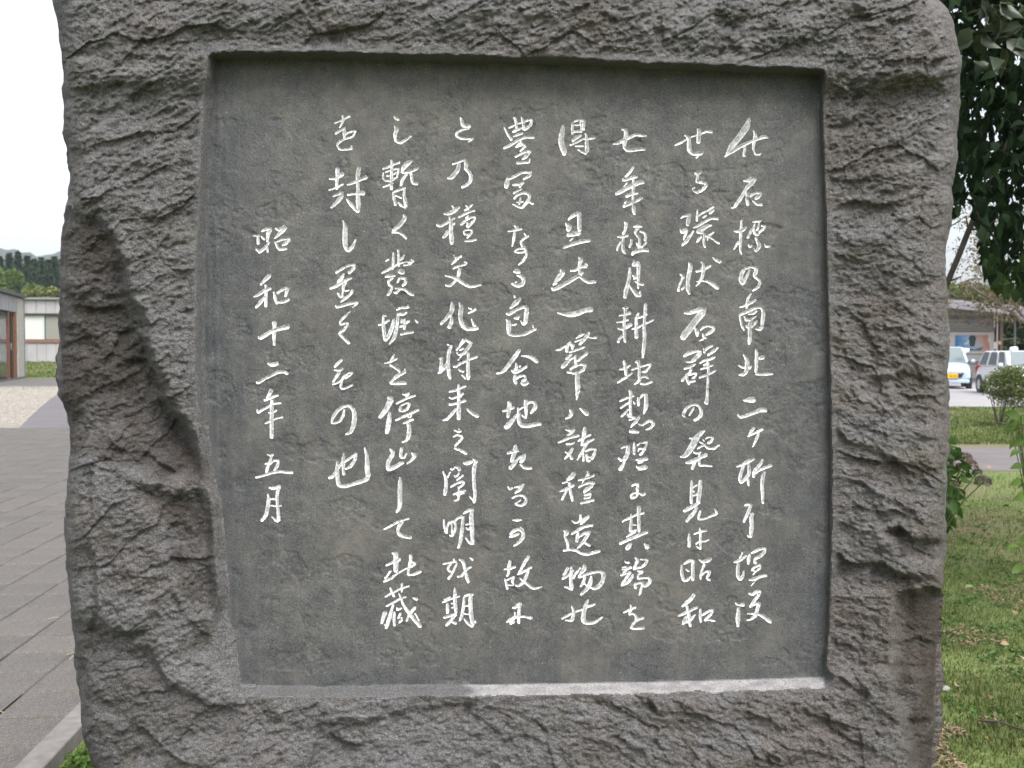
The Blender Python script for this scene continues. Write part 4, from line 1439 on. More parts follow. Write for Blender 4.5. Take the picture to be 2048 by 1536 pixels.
# ================================================================ GROUND, PATHS
def zg(x, y):
    """height of the ground: level, rising gently behind the near building on the left"""
    yy = np.asarray(y, float)-CAM[1]
    return .66*smstep((yy-55)/14)*smstep((-np.asarray(x, float)-8)/14)
GX = np.unique(np.concatenate([-np.geomspace(2, 3000, 60), np.linspace(-2, 2, 9), np.geomspace(2, 3000, 60)])); GY = np.unique(np.concatenate([-np.geomspace(1, 60, 14), np.linspace(0, 90, 120), np.geomspace(90, 3000, 30)]))
XX, YY = np.meshgrid(GX, GY); ZZ = zg(XX, YY); ii = np.arange(XX.size).reshape(XX.shape)
me = npmesh('ground', np.stack([XX, YY, ZZ], -1).reshape(-1, 3), [np.stack([ii[:-1, :-1], ii[:-1, 1:], ii[1:, 1:], ii[1:, :-1]], -1).reshape(-1, 4)], True)
m = mat('lawn_soil', (.08, .11, .03), .95); v = coords(m); n1 = noise(m, v, .9, 8, .65); n2 = noise(m, v, 22, 5, .7); n3 = noise(m, v, .35, 4, .6)
c = ramp(m, n1, [(.35, (.09, .15, .028)), (.5, (.125, .185, .040)), (.66, (.165, .185, .070))])
c = mix(m, c, ramp(m, n2, [(.35, (.05, .065, .022)), (.5, (.10, .13, .040)), (.64, (.23, .20, .12))]), .5)
c = mix(m, c, (.16, .125, .08), ramp(m, n3, [(.50, (0, 0, 0)), (.62, (.75, .75, .75))]))
setc(m, c); bump(m, n2, .8, .02)
tag(link('ground', me, m), kind='structure')

def sheet(name, poly, z, m, thick=0.0, rough=None):
    mb = MB(); P = [Vector((p[0], p[1], z)) for p in poly]
    if thick:
        n = len(P); mb.add(P+[p-Vector((0, 0, thick)) for p in P], [tuple(range(n))]+[(i, i+n, (i+1) % n+n, (i+1) % n) for i in range(n)])
    else: mb.add(P, [tuple(range(len(P)))])
    o = mb.build(name, m); tag(o, kind='structure'); return o
def ccw(poly):
    a = sum(p[0]*q[1]-q[0]*p[1] for p, q in zip(poly, poly[1:]+poly[:1])); return poly if a > 0 else poly[::-1]

M_TILE = noisy('paving_concrete', (.108, .100, .090), (.155, .145, .132), 3.0, .85, .5, .003, detail=8)
m = M_TILE; v = coords(m); sp = noise(m, v, 130, 3, .8)
old = m.node_tree.nodes['Principled BSDF'].inputs['Base Color'].links[0].from_socket
c = mix(m, old, ramp(m, sp, [(.38, (.04, .036, .036)), (.5, (.12, .112, .11)), (.64, (.26, .245, .24))]), .45)
moss = noise(m, v, 1.7, 6, .7); c = mix(m, c, (.10, .10, .06), ramp(m, moss, [(.58, (0, 0, 0)), (.72, (.6, .6, .6))])); oi = nn(m, 'ShaderNodeObjectInfo'); c = mix(m, c, ramp(m, oi.outputs['Random'], [(0, (.78, .77, .76)), (.5, (.85, .84, .83)), (1, (.94, .92, .90))]), 1.0, 'MULTIPLY'); setc(m, c)
M_JOINT = noisy('joint_sand', (.075, .070, .062), (.105, .098, .085), 12, .95)
M_KERB = noisy('kerb_concrete', (.16, .145, .138), (.24, .22, .21), 20, .9, .4, .002)
M_ASPH = noisy('smooth_asphalt', (.115, .107, .112), (.150, .140, .145), 1.4, .85, .3, .003, detail=10)
M_ROAD = noisy('car_park_asphalt', (.26, .25, .26), (.33, .32, .32), 1.0, .8, .3, .003)
# plaza of 30 cm paving stones, its rows run almost away from the camera
TR = atan2(.066, .82)          # grid turned this much to the left of the view
plaza = sheet('plaza', ccw([(-1.607+.0805*1.2, -1.2), (-1.607-.0805*17.0, 17.0), (-30, 17.2), (-30, -1.2)]), .015, M_JOINT)
ca, sa = cos(TR), sin(TR)
O = gr(148, 1312)
def g2w(i, j): x = i*.3; y = j*.3; return Vector((O.x+x*ca-y*sa, O.y+x*sa+y*ca, .004))
tbx = MB().box((0, 0, .012), (.292, .292, .016)); 
tile_me = []
for k in range(3):
    bm = bmesh.new(); bmesh.ops.create_cube(bm, size=1); bmesh.ops.scale(bm, vec=(.292-.002*k, .292, .016), verts=bm.verts); bmesh.ops.translate(bm, vec=(0, 0, .012), verts=bm.verts)
    bmesh.ops.bevel(bm, geom=[e for e in bm.edges if all(v.co.z > .01 for v in e.verts)], offset=.006, segments=1, affect='EDGES')
    me = bpy.data.meshes.new('paving_stone'); bm.to_mesh(me); bm.free(); me.materials.append(M_TILE); tile_me.append(me)
cand = []
for i in range(-60, 6):
    for j in range(-16, 50):
        p = g2w(i+.5, j+.5)
        yy = p.y-CAM[1]; 
        if yy < .9 or p.y > 17.0: continue
        edge = -1.607-.0805*p.y-.13
        if p.x > edge: continue
        u = 1024+p.x*FPX/yy; cand.append((0 if -60 < u < 235 else abs(u-100), yy, i, j, p))
cand.sort(key=lambda t: (t[0], t[1])); rest = MB(); base_far = []
bb = [(a*.146, b*.146) for a, b in ((-1, -1), (1, -1), (1, 1), (-1, 1))]
for n, (q, yy, i, j, p) in enumerate(cand):
    if n < 290:
        o = bpy.data.objects.new('paving_stone', tile_me[(i*7+j*3) % 3]); COL.objects.link(o); o.parent = plaza
        o.location = (p.x, p.y, p.z+rng.uniform(-.0025, .0025)); o.rotation_euler = (rng.normal(0, .004), rng.normal(0, .004), TR+rng.normal(0, .004))
    elif abs(p.x) < 12:
        z = p.z+rng.uniform(.018, .022); P = [Vector((p.x+a*ca-b*sa, p.y+a*sa+b*ca, z)) for a, b in bb]; rest.add(P, [(0, 1, 2, 3)])
o = rest.build('paving_stone', M_TILE, plaza); tag(o, kind='stuff')
# kerb strip that closes the plaza towards the stone
kerb = empty('kerb', (-1.6, 0, 0)); tag(kerb, 'pale concrete kerb strip along the paved plaza beside the monument', 'kerb')
for k in range(14):
    y0 = -1.1+k*1.2; x = -1.557-.0805*(y0+.6); MB().box((x+1.6, y0+.6, .025), (.10, 1.188, .07), rz=.0803).build('kerb_stone', M_KERB, kerb, bevel=.006)
# smooth path with a curved edge beyond the plaza, and pale gravel
arc = [gr(u, v) for u, v in ((33, 862), (52, 842), (75, 820), (95, 803), (115, 789), (126, 783), (150, 779), (300, 776), (700, 774))]
path = sheet('curved_path', ccw([(p.x, p.y) for p in arc]+[(gr(700, 862).x, gr(700, 862).y)]), .010, M_ASPH, .02)
M_PALE = noisy('pale_gravel', (.185, .168, .145), (.285, .26, .225), 30, .95, .6, .01)
M_DARKG = noisy('dark_gravel', (.10, .096, .09), (.15, .145, .135), 20, .95, .5, .01)
p1 = [gr(u, v) for u, v in ((-900, 861), (33, 862), (52, 842), (75, 820), (95, 803), (115, 789), (126, 783), (128, 778), (40, 778), (-900, 776))]
sheet('gravel_court', ccw([(p.x, p.y) for p in p1]), .006, M_PALE)
p2 = [gr(u, v) for u, v in ((-900, 775), (40, 777), (128, 777), (400, 775), (400, 758), (130, 757), (45, 757), (-900, 764))]
sheet('dark_gravel_strip', ccw([(p.x, p.y) for p in p2]), .006, M_DARKG)
# loose stones of the gravel court
N = 9000; uu = rng.uniform(-120, 125, N); dd = rng.uniform(20, 41, N); vv_lim = []
pts = []
for u, d in zip(uu, dd):
    v = 768+(1.5*FPX/d)-68
    lim = np.interp(v, [783, 789, 803, 820, 842, 858], [126, 115, 95, 75, 52, 36])
    if u < lim-1 and v < 857: pts.append((CAM[0]+(u-1024)/FPX*d, CAM[1]+d))
pts = np.array(pts); n = len(pts); s = rng.uniform(.012, .035, n)[:, None]
base = np.array([[1, 0, 0], [-.5, .87, 0], [-.5, -.87, 0], [0, 0, .8]])
th = rng.uniform(0, 6.28, n); R = np.stack([np.cos(th), -np.sin(th), np.sin(th), np.cos(th)], -1).reshape(n, 2, 2)
bv = np.repeat(base[None], n, 0); bv[:, :, :2] = np.einsum('nij,nkj->nki', R, bv[:, :, :2]); bv = bv*s[:, None]; bv[:, :, :2] += pts[:, None]; bv[:, :, 2] += .008
i4 = np.arange(n)[:, None]*4
me = npmesh('gravel', bv.reshape(-1, 3), [np.concatenate([i4+np.array([[0, 1, 3]]), i4+np.array([[1, 2, 3]]), i4+np.array([[2, 0, 3]])])])
tag(link('gravel', me, noisy('gravel_stone', (.19, .175, .15), (.36, .335, .30), 8, .9)), kind='stuff')
# right side: footpath and car park
fp = [gr(u, v) for u, v in ((1500, 893), (2300, 897), (2300, 944), (1500, 940))]
sheet('footpath', ccw([(p.x, p.y) for p in fp]), .008, noisy('footpath_asphalt', (.125, .112, .114), (.17, .153, .155), 2.0, .85, .3, .003, detail=10), .02)
cp = [gr(u, v) for u, v in ((1300, 815), (2400, 813), (2600, 766), (1300, 766))]
sheet('car_park', ccw([(p.x, p.y) for p in cp]), .008, M_ROAD, .02)
for k, u in enumerate((1902, 1985)):
    a = gr(u, 785); MB().box((0, 0, 0), (.12, 4.0, .003)).build('parking_line', mat('road_paint', (.7, .7, .68), .8)).location = (a.x+.3, a.y+3, .012)
for o in list(COL.objects):
    if o.name.startswith('parking_line'): tag(o, kind='structure')

# ================================================================ FOLIAGE TOOLS
def leafcards(P, N, S, W, bend=.25, rs=None, shape='ovate'):
    """P centres, N leaf axis directions (pointing to the tip), S lengths, W widths -> verts, tris. Each leaf is a folded, pointed blade"""
    n = len(P); r = rs or rng; N = N/np.maximum(np.linalg.norm(N, axis=1, keepdims=True), 1e-6)
    up = r.normal(size=(n, 3)); up[:, 2] += .6; side = np.cross(N, up); side /= np.maximum(np.linalg.norm(side, axis=1, keepdims=True), 1e-6); nor = np.cross(side, N)
    S = np.broadcast_to(S, (n,))[:, None]; W = np.broadcast_to(W, (n,))[:, None]
    if shape == 'ovate':
        pr = [(0, 0, 0), (.30, .46, .10), (.62, .38, .10), (1, 0, -.12), (.62, -.38, .10), (.30, -.46, .10), (.45, 0, 0)]
        F = [(0, 1, 6), (1, 2, 6), (2, 3, 6), (3, 4, 6), (4, 5, 6), (5, 0, 6)]
    else:
        pr = [(0, 0, 0), (.5, .5, .12), (1, 0, -.1), (.5, -.5, .12)]; F = [(0, 1, 2), (0, 2, 3)]
    V = np.stack([P+N*S*(a-.5)+side*W*b+nor*(W*c-S*bend*(a-.5)**2) for a, b, c in pr], 1)
    k = len(pr); idx = np.arange(n)[:, None, None]*k+np.array(F)[None]
    return V.reshape(-1, 3), idx.reshape(-1, 3)
def blobs_points(blobs, n, shell=.55):
    """random points inside a set of ellipsoids (cx,cy,cz,rx,ry,rz), denser to the outside; returns point, outward direction"""
    B = np.array(blobs, float); w = (B[:, 3]*B[:, 4]*B[:, 5])**(2/3); k = rng.choice(len(B), n, p=w/w.sum())
    d = rng.normal(size=(n, 3)); d /= np.linalg.norm(d, axis=1, keepdims=True); r = shell+(1-shell)*rng.random(n)**.7
    return B[k, :3]+d*B[k, 3:6]*r[:, None], d
def crown(name, blobs, n, S, W, m, parent, shell=.4, droop=-.2, shape='rhomb'):
    P, d = blobs_points(blobs, n, shell); N = d+rng.normal(size=P.shape)*.7; N[:, 2] += droop
    V, F = leafcards(P, N, rng.uniform(.6, 1.25, n)*S, rng.uniform(.6, 1.25, n)*W, shape=shape)
    return link(name, npmesh(name, V, [F]), m, parent)
M_BARK = noisy('bark', (.05, .042, .035), (.13, .11, .09), 18, .95, .6, .01)
M_BARKD = noisy('dark_bark', (.035, .030, .025), (.075, .065, .055), 18, .95, .6, .004)
M_CON = foliage('conifer_needles', (.016, .036, .022), (.026, .052, .028), (.040, .068, .032), .1, nscale=.4)
M_BROAD = foliage('broadleaf', (.060, .115, .030), (.095, .160, .042), (.140, .190, .055), .25, nscale=.3)
M_HEDGE = foliage('flowering_shrub', (.09, .12, .03), (.14, .165, .045), (.25, .25, .09), .2, nscale=.6)

# ---------------------------------------------------------------- hills
def hills(name, prof, d, depth, m):
    us = np.array([p[0] for p in prof]); vv = np.array([p[1] for p in prof]); U = np.linspace(us[0], us[-1], 260); Z = []
    V = []; nx = len(U)
    for k in range(7):
        t = k/6; dk = d+depth*(t-.5)*2
        prof_v = np.interp(U, us, vv); zz = 1.5+(700-prof_v)*d/FPX; shp = sin(pi*t)**.8
        X = (U-1024)/FPX*d; z = zz*shp*(1+.05*fbm(U/40, np.full(nx, k*.7), 201, 3))+4*fbm(U/7, np.full(nx, k*1.1), 202, 2)*shp-3*(1-shp)
        V.append(np.stack([X, np.full(nx, CAM[1]+dk), z], -1))
    V = np.concatenate(V); i = np.arange(nx*7).reshape(7, nx)
    me = npmesh(name, V, [np.stack([i[:-1, :-1], i[:-1, 1:], i[1:, 1:], i[1:, :-1]], -1).reshape(-1, 4)], True); o = link(name, me, m); tag(o, kind='structure'); return o
M_HILL = noisy('wooded_hill', (.012, .022, .016), (.026, .040, .026), .03, .95, detail=8)
hills('hills', [(-900, 560), (-400, 540), (-60, 494), (0, 496), (12, 500), (28, 495), (45, 498), (60, 506), (78, 514), (95, 511), (118, 505), (160, 500), (300, 520), (700, 540), (1100, 560), (1500, 575), (1800, 580), (1950, 572), (2100, 566), (2500, 570), (3000, 590)], 1250, 160, M_HILL)
hills('far_wood', [(1500, 600), (1800, 598), (1890, 592), (1930, 586), (1970, 596), (2010, 588), (2050, 592), (2200, 585), (2600, 600)], 260, 12, noisy('far_wood_green', (.02, .035, .015), (.06, .075, .03), .25, .95, detail=8))

# ---------------------------------------------------------------- conifers, broadleaf trees, shrubs on the left
def conifer(u, vtop, d, wid, label):
    zt = 1.5+(700-vtop)*d/FPX; x = (u-1024)/FPX*d; y = CAM[1]+d; t = empty('cedar_tree', (x, y, 0)); tag(t, label, 'tree', 'dark cedars behind the low building')
    MB().tube([(0, 0, 0), (0, 0, zt*.5), (0, 0, zt*.97)], [.28, .2, .04], 6).build('trunk', M_BARK, t)
    n = 1500; h = rng.random(n)**.8; z = zt*(.16+.84*h); r = wid*(1-h)**.75*(.55+.45*rng.random(n))*(1+.25*np.sin(z*2.3+u)); a = rng.uniform(0, 6.28, n)
    P = np.stack([r*np.cos(a), r*np.sin(a), z-r*.35], 1); N = np.stack([np.cos(a), np.sin(a), np.full(n, -.55)], 1)+rng.normal(size=(n, 3))*.25
    V, F = leafcards(P, N, rng.uniform(.7, 1.5, n), rng.uniform(.35, .7, n), shape='rhomb'); link('crown', npmesh('crown', V, [F]), M_CON, t)
CON = [(-60, 512, 150), (-38, 516, 146), (-16, 514, 152), (4, 516, 150), (22, 510, 148), (40, 507, 152), (58, 515, 150), (72, 522, 147), (86, 518, 151), (100, 523, 149), (112, 517, 150), (127, 521, 152), (142, 515, 149), (160, 520, 150)]
for k, (u, v, d) in enumerate(CON):
    where = 'hidden behind the stone edge' if u > 125 else ('cropped by the left edge of the photo' if u < 0 else '')
    lab = ['tall dark cedar second from the left edge, standing behind the light green tree', 'tall dark cedar with the broadest crown above the light green tree', 'highest dark cedar rising above the light green tree', 'dark cedar just right of the highest one on the skyline',
           'short dark cedar in the dip right of the highest ones', 'dark cedar above the middle of the low building', 'low dark cedar right of the middle of the low building', 'last tall cedar left of the stone edge, above the building roof'][k-3] if 3 <= k <= 10 else ('dark cedar beyond the left edge of the photo, %s of the cut-off row' % ['leftmost', 'middle', 'rightmost'][k] if k < 3 else 'dark cedar hidden behind the stone, %s from the open view' % ['first', 'second', 'third'][k-11])
    conifer(u, v, d, 1.35+.45*((k*7) % 3)/2, lab)
def broad(name, x, y, zt, w, n, m, label, cat='tree', group=None, leaf=.5, trunk=True, seed=1, low=.25):
    r = np.random.default_rng(seed); t = empty(name, (x, y, 0)); tag(t, label, cat, group)
    bl = []
    for k in range(16):
        a = r.uniform(0, 6.28); q = r.uniform(0, .75)*w; z = zt*(low+r.uniform(.1, .72)*(1-low)); s = w*r.uniform(.28, .5)*(1.1-.5*q/w); bl.append((q*cos(a), q*sin(a), min(z, zt-s*.8), s, s, s*.75))
    bl.append((0, 0, zt-w*.35, w*.4, w*.4, w*.35))
    tr = MB(); tr.tube([(0, 0, 0), (.05*w, 0, zt*.3), (0, .05*w, zt*.7)], [.035*zt*.6, .03*zt*.5, .01*zt], 7)
    for b in bl[:7]: tr.tube([(0, 0, zt*.25), (b[0]*.5, b[1]*.5, (zt*.3+b[2])*.5), (b[0], b[1], b[2])], [.02*zt*.5, .012*zt*.5, .005*zt], 5)
    tr.build('trunk', M_BARK, t); crown('crown', bl, n, leaf, leaf*.6, m, t); return t
bxyz = lambda u, d: ((u-1024)/FPX*d, CAM[1]+d)
x, y = bxyz(-12, 122); broad('broadleaf_tree', x, y, 12.0, 3.6, 3800, M_BROAD, 'light green round tree cut by the left edge of the photo below the cedars', leaf=.55, seed=4)
x, y = bxyz(30, 118); broad('broadleaf_tree', x, y, 11.0, 2.9, 3200, M_BROAD, 'light green spreading tree in front of the cedars above the near building corner', leaf=.5, seed=5)
x, y = bxyz(66, 112); broad('broadleaf_tree', x, y, 9.0, 2.2, 2200, M_BROAD, 'small mid green tree stepping down to the yellow tipped shrubs', leaf=.45, seed=6)
for k, (u, v) in enumerate(((30, 586), (58, 577), (84, 572), (108, 573), (134, 572))):
    d = 86; x, y = bxyz(u, d); zt = 1.5+(700-v)*d/FPX
    broad('flowering_shrub', x, y, zt, 1.3, 1500, M_HEDGE, ['yellow green shrub partly behind the corner of the near building', 'yellow tipped tall shrub above the left end of the pale building roof', 'yellow tipped shrub above the white window of the pale building', 'yellow tipped tall shrub above the roof just left of the stone', 'yellow tipped shrub hidden behind the left edge of the stone'][k], 'shrub', 'yellow tipped shrubs behind the pale building', leaf=.32, seed=20+k, low=.4)

# ================================================================ PALE LOW BUILDING (left, far)
M_PANELC = noisy('fair_faced_concrete', (.28, .27, .28), (.35, .34, .345), .8, .8, detail=8)
M_FRAME = mat('dark_window_frame', (.05, .05, .055), .5, .3); M_RED = noisy('red_brown_sill', (.16, .085, .07), (.20, .11, .09), 4, .7)
M_BLINDW = mat('white_blind', (.52, .52, .50), .8); M_BLINDG = mat('grey_beige_blind', (.22, .215, .19), .8)
def glass(name, tint=(.05, .06, .06)): return mat(name, tint, .06, 0, .9)
M_GLASS = glass('window_glass')
D = 70; zb = .66; s = D/FPX
def px(u): return (u-1024)*s
def pz(v): return 1.5+(700-v)*s
pb = empty('pale_building', (px(42), CAM[1]+D, zb)); tag(pb, 'long low building of pale grey concrete panels with a white blind in its window strip', 'building')
def lb(name, u0, u1, v0, v1, y, th, m, parent=pb, bevel=0):
    o = MB().box(((px(u0)+px(u1))/2-px(42), y, (pz(v0)+pz(v1))/2-zb), (abs(px(u1)-px(u0)), th, abs(pz(v0)-pz(v1)))).build(name, m, parent, bevel=bevel); return o
wl = lb('wall', -90, 330, 600, 726, 4.2, 8.0, noisy('wall_core', (.30, .29, .29), (.34, .33, .33), 1, .9))
for k in range(-5, 14):
    u0 = 35+k*19.4
    for (a, b) in ((601, 627), (686, 724)):
        lb('concrete_panel', u0+.35, u0+19.05, a, b, .10, .20, M_PANELC, wl, .01)
lb('roof_edge', -92, 332, 595.5, 599.5, 4.1, 8.6, mat('metal_coping', (.25, .25, .26), .5, .4))
lb('lintel', -90, 330, 627.4, 630.4, .06, .24, M_FRAME)
lb('sill', -90, 330, 679, 685.4, .05, .26, M_RED)
for k, (a, b, mm) in enumerate(((-46, -3, M_BLINDG), (-2, 41, M_BLINDG), (46, 87.5, M_BLINDW), (91, 133, M_BLINDG), (135, 177, M_BLINDG), (179, 221, M_BLINDW))):
    w = lb('window', a-1.6, b+1.6, 629.6, 679.5, .16, .05, M_FRAME); 
    gl = lb('blind', a, b, 630.8, 678.4, .125, .012, mm, w); lb('window_frame', b+.1, b+1.5, 630.4, 679, .09, .08, mat('pale_blue_frame', (.40, .52, .58), .5), w)
# ================================================================ NEAR BUILDING WITH GLASS DOOR (left edge)
A = Vector((-24.4, CAM[1]+47.9, 0)); B = Vector((-26.2, CAM[1]+53.8, 0)); fd = (B-A).normalized(); rz = atan2(fd.y, fd.x); Lf = (B-A).length
nb_ = empty('entrance_building', B, rz); tag(nb_, 'near grey building corner with a glass door in a brown wooden frame', 'building')
# local frame: x runs along the facade away from the camera, y to the left (into the building)
M_FASC = noisy('grey_fascia', (.24, .235, .26), (.30, .29, .31), 2, .7); M_PIL = noisy('pale_pilaster', (.32, .305, .28), (.40, .38, .35), 3, .8); M_WOODB = noisy('brown_wood', (.13, .055, .03), (.22, .10, .055), 6, .6)
def nbx(name, x0, x1, y0, y1, z0, z1, m, parent=nb_, bevel=0): return MB().box(((x0+x1)/2, (y0+y1)/2, (z0+z1)/2), (x1-x0, y1-y0, z1-z0)).build(name, m, parent, bevel=bevel)
nbx('wall', -14, -1.9, .25, 9, 0, 4.2, noisy('inner_wall', (.16, .15, .14), (.2, .19, .18), 2, .9))
nbx('end_wall', -1.85, -.02, .12, 9, 0, 4.15, M_PIL)
fa = nbx('fascia', -14, -.02, -.02, .24, 3.42, 4.25, M_FASC)
for k in range(12): nbx('fascia_panel', -1.75-k*1.15+.02, -.62-k*1.15-.02, -.06, -.02, 3.44, 4.20, M_FASC, fa, .008)
nbx('roof', -14.2, .18, -.22, 9.3, 4.26, 4.42, mat('dark_roof_metal', (.07, .065, .07), .5, .3))
nbx('pilaster', -1.75, -.02, -.10, .11, .06, 4.18, M_PIL, bevel=.01)
nbx('corner_trim', -.015, .09, -.14, .3, 0, 4.24, mat('blue_grey_trim', (.14, .15, .19), .5, .2))
nbx('plinth', -14, -.02, -.18, -.11, 0, .10, mat('plinth_stone', (.12, .11, .11), .8))
dr = nbx('door', -3.9, -3.55, .0, .2, .06, 3.40, M_WOODB); nbx('door_leaf', -2.35, -1.82, -.04, .22, .06, 3.40, M_WOODB, dr)
nbx('door_leaf', -2.85, -2.38, .05, .2, .06, 3.40, mat('dark_door_gap', (.02, .02, .022), .4), dr)
nbx('door_glass', -3.5, -2.9, .10, .13, .1, 3.36, M_GLASS, dr); nbx('handle', -3.32, -3.27, -.04, .02, 1.5, 1.85, mat('steel', (.6, .6, .6), .3, .9), dr)
for k in range(4): w = nbx('window', -6.4-k*2.4, -4.1-k*2.4, .08, .2, .1, 3.36, M_FRAME); nbx('pane', -6.3-k*2.4, -4.2-k*2.4, .05, .07, .2, 3.3, M_GLASS, w)
nbx('sign_plate', -.98, -.80, -.125, -.10, 1.9, 3.1, M_PIL)
# dark characters down the pilaster, too small to be read in the photo
sgn = [(0, 0, 1, 0), (.5, -.5, .5, .5), (0, .5, 1, .5), (0, -.5, 0, .5), (0, -.5, 1, -.5)]
sm_ = MB(); rr = random.Random(5)
for k in range(5):
    for q in rr.sample(sgn, 3): 
        zc = 3.0-k*.24; x0 = -.95+q[0]*.11; x1 = -.95+q[2]*.11; z0 = zc+q[1]*.13; z1 = zc+q[3]*.13
        sm_.box(((x0+x1)/2, -.129, (z0+z1)/2), (abs(x1-x0)+.018, .008, abs(z1-z0)+.018))
sm_.build('sign_lettering', mat('faded_lettering', (.20, .16, .13), .7), nb_)

# ================================================================ WOODEN BUILDING (right, far)
D = 46.0; s = D/FPX
wb = empty('wooden_hall', (px(1890), CAM[1]+D, 0)); tag(wb, 'weathered grey wooden building with a framed picture board on its wall', 'building')
def wbx(name, u0, u1, v0, v1, y0, y1, m, parent=wb, bevel=0): return MB().box(((px(u0)+px(u1))/2-px(1890), (y0+y1)/2, (pz(v0)+pz(v1))/2), (abs(px(u1)-px(u0)), y1-y0, abs(pz(v0)-pz(v1)))).build(name, m, parent, bevel=bevel)
M_BOARD = noisy('weathered_board', (.20, .185, .185), (.34, .31, .30), 3, .9, .4, .004); setc(M_BOARD, ramp(M_BOARD, noise(M_BOARD, coords(M_BOARD, (1, 1, 14)), 1.5, 8, .7), [(.3, (.19, .175, .175)), (.5, (.29, .27, .26)), (.7, (.38, .35, .33))]))
M_BOARD2 = noisy('weathered_board_dark', (.13, .125, .14), (.22, .20, .21), 3, .9, .4, .004)
wall = wbx('wall', 1640, 1999, 604, 769, .05, 7, noisy('wall_behind_boards', (.10, .095, .095), (.13, .12, .12), 2, .9))
z = pz(769); k = 0
while z < pz(610):
    o = wbx('weatherboard', 1640, 1986+(k % 3)*1.4, 700, 701, -.0, .05, M_BOARD if (k*5) % 7 not in (2, 5) else M_BOARD2, wall)
    o.data.transform(Matrix.Translation((0, 0, z+.075-pz(700.5)))@Matrix.Translation((0, 0, pz(700.5)))@Matrix.Diagonal((1, 1, .143/(s), 1))@Matrix.Translation((0, 0, -pz(700.5)))); z += .15; k += 1
wbx('corner_post', 1998, 2003.5, 612, 769, -.08, .3, noisy('corner_post_wood', (.24, .17, .14), (.30, .21, .17), 3, .8))
for u in (1985.5, 1991.5): 
    a = (px(u)-px(1890)); MB().tube([(a, -.09, pz(708 if u > 1990 else 655)), (a, -.09, pz(627))], .033, 8).build('downpipe', mat('white_pipe', (.75, .72, .70), .5), wb)
pbd = wbx('picture_board', 1896, 1985, 664.5, 707, -.12, -.02, mat('white_board_frame', (.5, .47, .45), .7), bevel=.01)
m = mat('faded_picture', (.3, .5, .7), .5); v = coords(m, (1, 1, 1)); n = noise(m, v, 1.1, 5, .6, .8); n2 = noise(m, coords(m, (1, 1, 1), (.3, .2, .7)), 2.3, 4, .6, .5)
g = nn(m, 'ShaderNodeSeparateXYZ'); lk(m, v, g.inputs[0])
side = math_(m, 'ADD', math_(m, 'MULTIPLY', g.outputs[0], .30), math_(m, 'MULTIPLY', n, .5))
c = ramp(m, side, [(.38, (.04, .17, .38)), (.56, (.22, .38, .55)), (.68, (.42, .30, .27)), (.85, (.40, .15, .11))]); c = mix(m, c, (.6, .6, .58), ramp(m, n2, [(.58, (0, 0, 0)), (.66, (1, 1, 1))])); setc(m, c)
pic = wbx('picture', 1907, 1976, 670.5, 703.5, -.135, -.125, m, pbd)
# shapes in the picture: a dark upright bottle form and a dark boat-like base
MB().prism([(px(1941)-px(1890)-.10, pz(693)), (px(1941)-px(1890)+.10, pz(693)), (px(1943)-px(1890)+.13, pz(676)), (px(1943)-px(1890)+.05, pz(670.8)), (px(1939)-px(1890)-.05, pz(670.8)), (px(1939)-px(1890)-.12, pz(676))], -.142, -.136).build('dark_figure', mat('picture_dark', (.03, .05, .07), .5), pic)
MB().prism([(px(1930)-px(1890), pz(694)), (px(1945)-px(1890), pz(699)), (px(1964)-px(1890), pz(693)), (px(1958)-px(1890), pz(701)), (px(1936)-px(1890), pz(701))], -.146, -.143).build('dark_base', mat('picture_teal', (.05, .12, .14), .5), pic)
wbx('blue_bracket', 1935.5, 1940, 644.5, 650, -.10, 0, mat('blue_box', (.12, .22, .34), .5)); wbx('meter_box', 1983, 1989.5, 683, 698, -.16, 0, mat('meter_white', (.7, .68, .64), .5)); wbx('small_lamp', 1993.5, 1998, 682, 689, -.14, 0, mat('cream_lamp', (.75, .55, .28), .5))
wbx('wall_base', 1640, 1999, 709, 722, -.06, .0, noisy('concrete_base', (.35, .33, .33), (.42, .40, .39), 2, .8))
# roof with wide eave, its edge falling to the right
rf = MB(); xs = [px(1600)-px(1890), px(2150)-px(1890)]; P = []
for xx_, vt, vb in ((xs[0], 585, 594), (xs[1], 634, 650)):
    for y, dz in ((-2.2, 0), (8, 1.0)): P += [Vector((xx_, y, pz(vt)+dz)), Vector((xx_, y, pz(vb)+dz))]
rf.add(P, [(0, 2, 6, 4), (1, 5, 7, 3), (0, 4, 5, 1), (2, 3, 7, 6), (0, 1, 3, 2), (4, 6, 7, 5)]); rf.build('roof', noisy('roof_bluegrey', (.17, .165, .19), (.24, .23, .25), .8, .8), wb)
